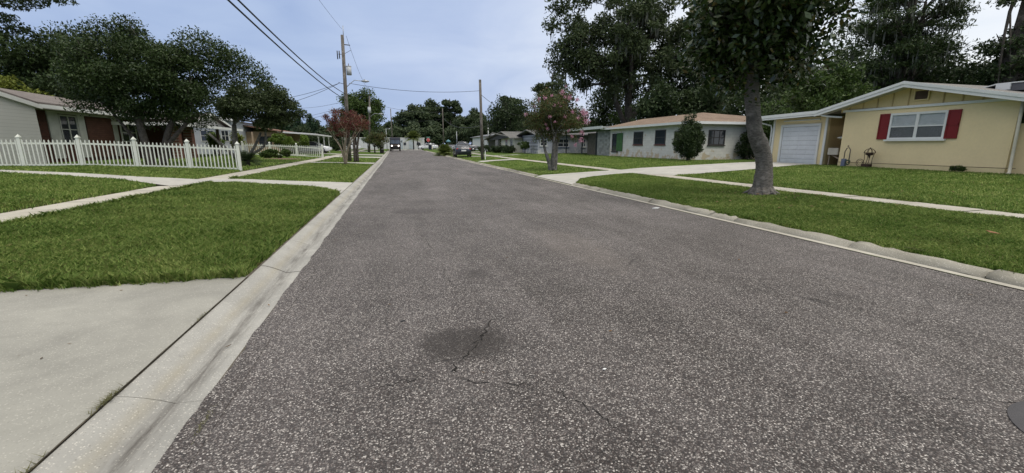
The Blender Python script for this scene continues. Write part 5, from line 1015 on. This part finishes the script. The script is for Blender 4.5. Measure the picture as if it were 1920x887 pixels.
def car(label, loc, rz_, col_, cat='car', name='parked_car'):
    """front toward +x"""
    o = lthing(name, label, cat, loc, rz_); P_ = paint('paint_' + str(abs(hash(col_)) % 999), col_)
    mb = MB(); loft(mb, [(-2.3, .45, .85, .70, .62), (-2.2, .3, 1.0, .84, .76), (-1.7, .22, 1.05, .90, .82), (-.8, .2, .98, .92, .86), (.6, .2, .95, .92, .86), (1.3, .2, .93, .91, .82), (2.0, .25, .82, .86, .74), (2.25, .38, .68, .72, .62)]); mb.build('body', P_, o)
    mb = MB(); loft(mb, [(-1.9, .98, 1.02, .74, .68), (-1.35, .97, 1.34, .78, .62), (-.7, .96, 1.44, .80, .60), (.1, .95, 1.44, .80, .60), (.6, .94, 1.28, .79, .60), (1.25, .92, .96, .76, .68)]); mb.build('greenhouse', glass('car_glass', (.03, .035, .045)), o)
    mb = MB(); loft(mb, [(-1.25, 1.40, 1.43, .60, .56), (-.7, 1.43, 1.475, .61, .56), (.1, 1.43, 1.475, .61, .56), (.45, 1.36, 1.39, .60, .56)])
    for s_ in (-1, 1):
        for (x0, z0, x1, z1) in ((-1.85, 1.0, -1.25, 1.42), (-.5, .96, -.45, 1.44), (1.2, .95, .42, 1.38)): mb.tube([(x0, s_ * .755, z0), (x1, s_ * .615, z1)], .035, 5)
    mb.build('roof', P_, o)
    for s_ in (-1, 1):
        m2 = MB(); m2.ball((-2.2, s_ * .62, .86), (.08, .2, .09), 10, 6); m2.build('taillight', M_TAIL, o); m2 = MB(); m2.ball((2.12, s_ * .62, .66), (.12, .17, .07), 10, 6); m2.build('headlight', M_HEADL, o)
        m2 = MB(); m2.ball((.75, s_ * .95, 1.0), (.07, .09, .06), 8, 6); m2.build('wing_mirror', P_, o)
        for x in (-1.4, 1.38): wheel(o, x, s_ * .80, .32, .2, s_)
    mb = MB(); mb.box(-2.33, -2.29, -.26, .26, .62, .76); mb.build('number_plate', M_WHITE, o); mb = MB(); mb.box(-2.24, -2.15, -.7, .7, .28, .42); mb.build('bumper', M_DARK, o)
    mb = MB(); mb.box(2.16, 2.24, -.55, .55, .36, .5); mb.build('grille', M_DARK, o); return o
car('dark blue grey sedan seen from behind parked on the right verge', (7.35, 49.5, g(7.3, 48) + .02), R(86), (.022, .026, .04))
car('white car nosing out from under the carport behind the farther fence', (-10.3, 60.8, g(-9, 60)), R(-4), (.62, .64, .68))
car('white car parked side-on before the grey metal building', (7.5, 104.5, g(7, 104)), R(180), (.6, .62, .65))
car('white car half hidden behind the trunks of the red crape myrtle', (-8.4, 84, g(-8, 84)), R(20), (.6, .62, .65))
pk = lthing('pickup_truck', 'grey silver pickup truck side-on behind the dark sedan', 'pickup', (11.3, 75, g(11, 75) + .0), R(-8)); P_ = paint('silver_paint', (.20, .20, .21))
mb = MB(); loft(mb, [(-2.7, .55, 1.1, .85, .85), (-2.6, .5, 1.12, .93, .9), (-.6, .45, 1.12, .95, .92), (.9, .45, 1.12, .95, .9), (2.2, .48, 1.06, .93, .85), (2.7, .55, .95, .85, .78)]); mb.build('body', P_, pk)
mb = MB(); loft(mb, [(-.95, 1.1, 1.14, .84, .82), (-.7, 1.1, 1.68, .84, .68), (.3, 1.1, 1.72, .84, .68), (1.3, 1.08, 1.14, .82, .75)]); mb.build('greenhouse', glass('car_glass'), pk)
mb = MB(); loft(mb, [(-.72, 1.66, 1.7, .68, .64), (-.2, 1.71, 1.76, .69, .64), (.35, 1.68, 1.72, .68, .64)]); [mb.tube([(a, s_ * .83, 1.1), (b, s_ * .69, 1.7)], .04, 5) for s_ in (-1, 1) for a, b in ((-.9, -.7), (1.28, .36), (.15, .12))]; mb.build('cab_roof', P_, pk)
for s_ in (-1, 1):
    for x in (-1.75, 1.75): wheel(pk, x, s_ * .85, .38, .24, s_)
    m2 = MB(); m2.box(2.62, 2.72, s_ * .7 - .12, s_ * .7 + .12, .78, .92); m2.build('headlight', M_HEADL, pk)
# brown delivery truck with its headlights on
dv = lthing('delivery_truck', 'dark brown boxy delivery truck driving toward the camera with headlights on', 'truck', (0, 94, g(0, 94)), R(-90)); M_BRN = simple('dark_brown_paint', (.022, .014, .013), .35, .1); M_GREYP = simple('grey_brown_panel', (.07, .075, .10), .4)
mb = MB(); loft(mb, [(-3.6, .45, 2.75, 1.08, 1.05), (.9, .45, 2.78, 1.09, 1.05), (1.25, .45, 2.70, 1.08, 1.0)]); mb.build('body', M_BRN, dv)
mb = MB(); loft(mb, [(1.25, .4, 1.42, 1.05, .98), (1.9, .4, 1.32, 1.02, .9), (2.1, .42, 1.1, .9, .8)]); mb.build('bonnet', M_BRN, dv)
mb = MB(); mb.prism([(1.28, -.96, 2.28), (1.28, .96, 2.28), (1.28, .98, 2.72), (1.28, -.98, 2.72)], (.03, 0, 0)); mb.build('sign_panel', M_GREYP, dv)
for s_ in (-1, 1): m2 = MB(); m2.box(1.27, 1.31, min(s_ * .04, s_ * .94), max(s_ * .04, s_ * .94), 1.5, 2.22); m2.build('windscreen', glass('truck_glass', (.06, .075, .10)), dv)
mb = MB(); mb.box(2.08, 2.13, -.45, .45, .62, 1.0); mb.build('grille', M_DARK, dv); mb = MB(); mb.box(2.06, 2.2, -1.0, 1.0, .38, .55); mb.build('bumper', M_DARK, dv)
M_HL = emit('lit_headlight', (1, .93, .88), 2.5)
for s_ in (-1, 1):
    m2 = MB(); m2.disc((2.13, s_ * .66, 1.08), (1, 0, 0), .15, 14, .06); m2.build('headlight', M_HL, dv)
    m2 = MB(); m2.tube([(1.3, s_ * 1.05, 2.0), (1.4, s_ * 1.28, 2.05)], .02, 5); m2.box(1.36, 1.42, min(s_ * 1.2, s_ * 1.36), max(s_ * 1.2, s_ * 1.36), 1.75, 2.15); m2.build('wing_mirror', M_DARK, dv)
    for x in (-2.4, 1.4): wheel(dv, x, s_ * .92, .42, .28, s_)

# ------------------------------------------------------------------ street furniture
ss = thing('stop_sign', 'red octagonal stop sign on a thin post at the end of the street', 'sign', (7.1, 98, .4))
mb = MB(); mb.tube([(7.1, 98, .2), (7.1, 98, 3.2)], .035, 6); mb.build('post', M_STEEL, ss)
def octa(r_): return [(7.1 + r_ * cos(pi / 8 + q * pi / 4), 97.94, 2.55 + r_ * sin(pi / 8 + q * pi / 4)) for q in range(8)]
mb = MB(); mb.prism(octa(.42), (0, .02, 0)); sg = mb.build('plate', M_WHITE, ss); mb = MB(); mb.prism([(x, y - .012, z) for x, y, z in octa(.385)], (0, .01, 0)); mb.build('face', simple('sign_red', (.5, .02, .02), .4), sg)
tx = bpy.data.curves.new('lettering', 'FONT'); tx.body = 'STOP'; tx.size = .27; tx.align_x = 'CENTER'; tx.align_y = 'CENTER'; tx.extrude = .004
to = bpy.data.objects.new('lettering_source', tx); lm = bpy.data.meshes.new_from_object(to); bpy.data.objects.remove(to)
lm.transform(Matrix.Translation((7.1, 97.92, 2.55)) @ Matrix.Rotation(R(90), 4, 'X')); lm.materials.clear(); lm.materials.append(M_WHITE)
lo = bpy.data.objects.new('lettering', lm); C.objects.link(lo); lo.parent = sg
mb = MB(); mb.box(6.7, 7.5, 97.96, 97.99, 3.05, 3.24); mb.build('street_name_plate', simple('sign_green_grey', (.12, .25, .2), .5), ss)
hp = thing('hydrant_post', 'short pale post beside the stop sign', 'post', (8.0, 99, .4)); mb = MB(); mb.tube([(8.0, 99, .3), (8.0, 99, .95)], .13, 10); mb.ball((8.0, 99, .97), .14); mb.build('post', simple('pale_yellow_post', (.6, .58, .45), .6), hp)
db = thing('dark_bin', 'dark wheeled bin with a pale bag on top beside the stop sign', 'bin', (7.5, 98.6, .4)); mb = MB(); mb.add([(7.2, 98.4, .45), (7.8, 98.4, .45), (7.8, 98.9, .45), (7.2, 98.9, .45), (7.13, 98.3, 1.45), (7.87, 98.3, 1.45), (7.87, 99.0, 1.45), (7.13, 99.0, 1.45)], [(0, 1, 2, 3), (4, 5, 6, 7), (0, 1, 5, 4), (1, 2, 6, 5), (2, 3, 7, 6), (3, 0, 4, 7)]); mb.build('body', simple('navy_plastic', (.02, .025, .05), .5), db)
mb = MB(); mb.ball((7.6, 98.6, 1.62), (.22, .22, .26)); mb.build('bag', M_WHITE, db)
tb = thing('trash_bin', 'dark brown roadside bin with a small box on the left kerb before the truck', 'bin', (-2.0, 71, .2)); bb = simple('dark_brown_plastic', (.035, .028, .025), .6)
mb = MB(); mb.box(-2.35, -1.75, 70.6, 71.2, .18, 1.15); mb.build('body', bb, tb, .02); mb = MB(); mb.box(-2.4, -1.7, 70.55, 71.25, 1.155, 1.25); mb.build('lid', bb, tb, .02); mb = MB(); mb.box(-2.1, -1.78, 70.52, 70.596, .75, .95); mb.build('label_patch', simple('pale_patch', (.25, .23, .22), .6), tb)
mx_ = thing('mailbox', 'silver mailbox on a wooden post in front of the palmetto clump', 'mailbox', (5.95 + .75, 52, .15)); mb = MB(); mb.box(6.62, 6.76, 51.93, 52.07, .05, 1.05); mb.build('post', simple('grey_wood_post', (.15, .13, .11), .9), mx_)
mb = MB(); mb.prism([(6.5 + .19 * (1 - cos(a)), 51.7, 1.13 + .17 * sin(a)) for a in np.linspace(0, pi, 9)] + [(6.88, 51.7, 1.056), (6.5, 51.7, 1.056)], (0, .55, 0)); mb.build('box', simple('silver_box', (.42, .44, .45), .4), mx_)
um = thing('patio_umbrella', 'small round blue green parasol behind the palmetto clump', 'umbrella', (9.4, 80, .4)); mb = MB(); mb.tube([(9.4, 80, .3), (9.4, 80, 2.3)], .025, 6); mb.build('pole', M_STEEL, um)
mb = MB(); mb.tube([(9.4, 80, 1.95), (9.4, 80, 2.2), (9.4, 80, 2.42)], [.5, .36, .03], 10); mb.build('canopy', simple('blue_green_canvas', (.10, .22, .27), .7), um)
ff = thing('board_fence', 'dark low board fence beyond the pickup truck', 'fence', (14, 92, .4)); mb = MB()
for q in range(26): mb.box(9 + q * .42, 9.39 + q * .42, 92, 92.03, .35, 1.6)
mb.build('board_panel', simple('dark_boards', (.05, .05, .06), .8), ff)
# manhole cover
MHX, MHY = 3.3, .95
mh = thing('manhole_cover', 'round dark iron manhole cover set in the road', 'manhole', (MHX, MHY, .03)); c0 = (MHX, MHY); z0 = g(*c0) + .006
def ring(mb, r0, r1, z_a, z_b, n_=40):
    vs = []; 
    for q in range(n_):
        a = 2 * pi * q / n_
        for (r_, z) in ((r0, z_a), (r0, z_b), (r1, z_b), (r1, z_a)): vs.append((c0[0] + r_ * cos(a), c0[1] + r_ * sin(a), z0 + z))
    mb.add(vs, [(q * 4 + p_, q * 4 + (p_ + 1) % 4, ((q + 1) % n_) * 4 + (p_ + 1) % 4, ((q + 1) % n_) * 4 + p_) for q in range(n_) for p_ in range(4)])
mb = MB(); ring(mb, .31, .39, -.02, .003); ir = simple('worn_iron', (.055, .052, .056), .5, .2, 9, metal=.3); mb.build('frame', ir, mh); mb = MB(); ring(mb, .0, .30, -.02, -.001); ring(mb, .25, .285, -.001, .006)
for q in range(-4, 5):
    l_ = math.sqrt(.24 ** 2 - (q * .05) ** 2); mb.box(c0[0] - l_, c0[0] + l_, c0[1] + q * .05 - .012, c0[1] + q * .05 + .012, z0 - .001, z0 + .005)
mb.build('cover', ir, mh)
# litter, leaves, weeds in the joints
def leafbit(name, label, cat, x, y, s_, rot, c, dz=.006, th=.006, asp=.35):
    z = g(x, y) + dz; mb = MB(); d = Vector((cos(rot), sin(rot), 0)); n_ = Vector((-sin(rot), cos(rot), 0)); p_ = Vector((x, y, z))
    mb.prism([p_ - d * s_, p_ - n_ * s_ * asp, p_ + d * s_ + Vector((0, 0, s_ * .1)), p_ + n_ * s_ * asp], (0, 0, th)); o = mb.build(name, c); return tag(o, label, cat)
DL = simple('dry_leaf', (.09, .06, .035), .8, .3, 20); leafbit('dead_leaf', 'dark narrow dead leaf on the driveway at the left edge', 'leaf', -2.62, 2.62, .06, .4, DL, .012, .003, .16)
leafbit('paper_scrap', 'small white paper scrap on the asphalt in front of the camera', 'litter', 1.23, 2.28, .016, .1, M_WHITE, .006, .003, .6); leafbit('paper_scrap', 'white scrap lying by the right kerb', 'litter', 5.75, 8.6, .09, 0, M_WHITE, .008, .02, .5)
leafbit('dead_leaf', 'brown dead leaf lying on the right verge grass', 'leaf', 8.4, 4.1, .11, 1.2, simple('rust_leaf', (.25, .12, .06), .8), .045, .006)
leafbit('dead_leaf', 'thin dark leaf in the middle of the gutter', 'leaf', -1.27, 3.35, .025, .9, DL, .01, .003, .2); leafbit('dark_chip', 'dark flat chip on the asphalt left of the stained crack', 'litter', -.02, 3.45, .03, .3, M_DARK, .006, .003, .3)
for q, (x, y, n_, s_) in enumerate(((-1.577, 2.58, 150, .04), (-1.577, 3.75, 60, .025), (-1.58, 1.95, 150, .04), (-1.06, 2.35, 60, .02), (6.5, 3.9, 160, .05))):
    rg = np.random.default_rng(200 + q); k_ = n_; P0 = np.stack([x + rg.normal(0, .006, k_), y + rg.normal(0, .07, k_), np.full(k_, g(x, y) + .01)], -1); a = rg.random(k_) * 2 * pi; l_ = s_ * rg.uniform(.4, 1.3, k_)
    tip = P0 + np.stack([np.cos(a) * l_, np.sin(a) * l_, l_ * .5], -1); sd_ = np.stack([-np.sin(a), np.cos(a), 0 * a], -1) * .0018; V = np.stack([P0 - sd_, P0 + sd_, tip], 1).reshape(-1, 3)
    o = npmesh('weed_tuft', V, np.arange(k_ * 3).reshape(-1, 3), leafmat('joint_weed', (.05, .055, .02), (.16, .15, .06), .7, .2))
    tag(o, ['dry weed tuft growing in the joint between driveway and gutter, the largest one', 'tiny weed tuft in the joint near the far corner of the driveway', 'green weed tuft in the joint at the bottom left of the view', 'tiny weed tuft at the asphalt edge of the left gutter', 'weed tuft growing through a break in the right kerb'][q], 'weeds')
# dark joint filled with dirt between driveway and gutter
mb = MB(); vs = []; yy = np.arange(-2.2, 4.9, .12)
for y in yy:
    wj = random.uniform(.0005, .005); vs += [(-1.574 - wj, y, g(-1.575, y) + .010), (-1.574 + wj, y, g(-1.575, y) + .010)]
mb.add(vs, [(2 * i, 2 * i + 1, 2 * i + 3, 2 * i + 2) for i in range(len(yy) - 1)]); struct(mb.build('driveway_joint', simple('joint_dirt', (.07, .06, .045), .95, .4, 20)))

rg = np.random.default_rng(77); k_ = 260
ang = rg.random(k_) * 2 * pi; dist = np.abs(rg.normal(0, 1.6, k_)) + .3; lx = np.concatenate([9.3 + np.cos(ang) * dist, rg.uniform(6.6, 20, 120), rg.uniform(-7, -1.8, 60), rg.uniform(-1.55, 6.1, 50), rg.uniform(-4.5, -1.7, 12)]); ly = np.concatenate([9.3 + np.sin(ang) * dist, rg.uniform(3, 16, 120), rg.uniform(5, 18, 60), rg.uniform(1.8, 16, 50), rg.uniform(2, 4.7, 12)])
n_ = len(lx); pv = paved(lx, ly); P0 = np.stack([lx, ly, gz(lx, ly) + np.where(pv, .012, .05)], -1); a = rg.random(n_) * 2 * pi; sz = rg.uniform(.02, .055, n_) * np.where(pv, .6, 1); u = np.stack([np.cos(a), np.sin(a), rg.normal(0, .15, n_)], -1) * sz[:, None]; v = np.stack([-np.sin(a), np.cos(a), rg.normal(0, .25, n_)], -1) * sz[:, None] * rg.uniform(.15, .45, n_)[:, None]
V = np.stack([P0 - u, P0 + v, P0 + u, P0 - v], 1).reshape(-1, 3)
tag(npmesh('leaf_litter', V, np.arange(n_ * 4).reshape(-1, 4), leafmat('litter_leaf', (.05, .03, .015), (.22, .13, .06), .8, .05)), 'scattered small dry leaves and twigs on the lawns, road and driveway', 'leaf litter', kind='stuff')
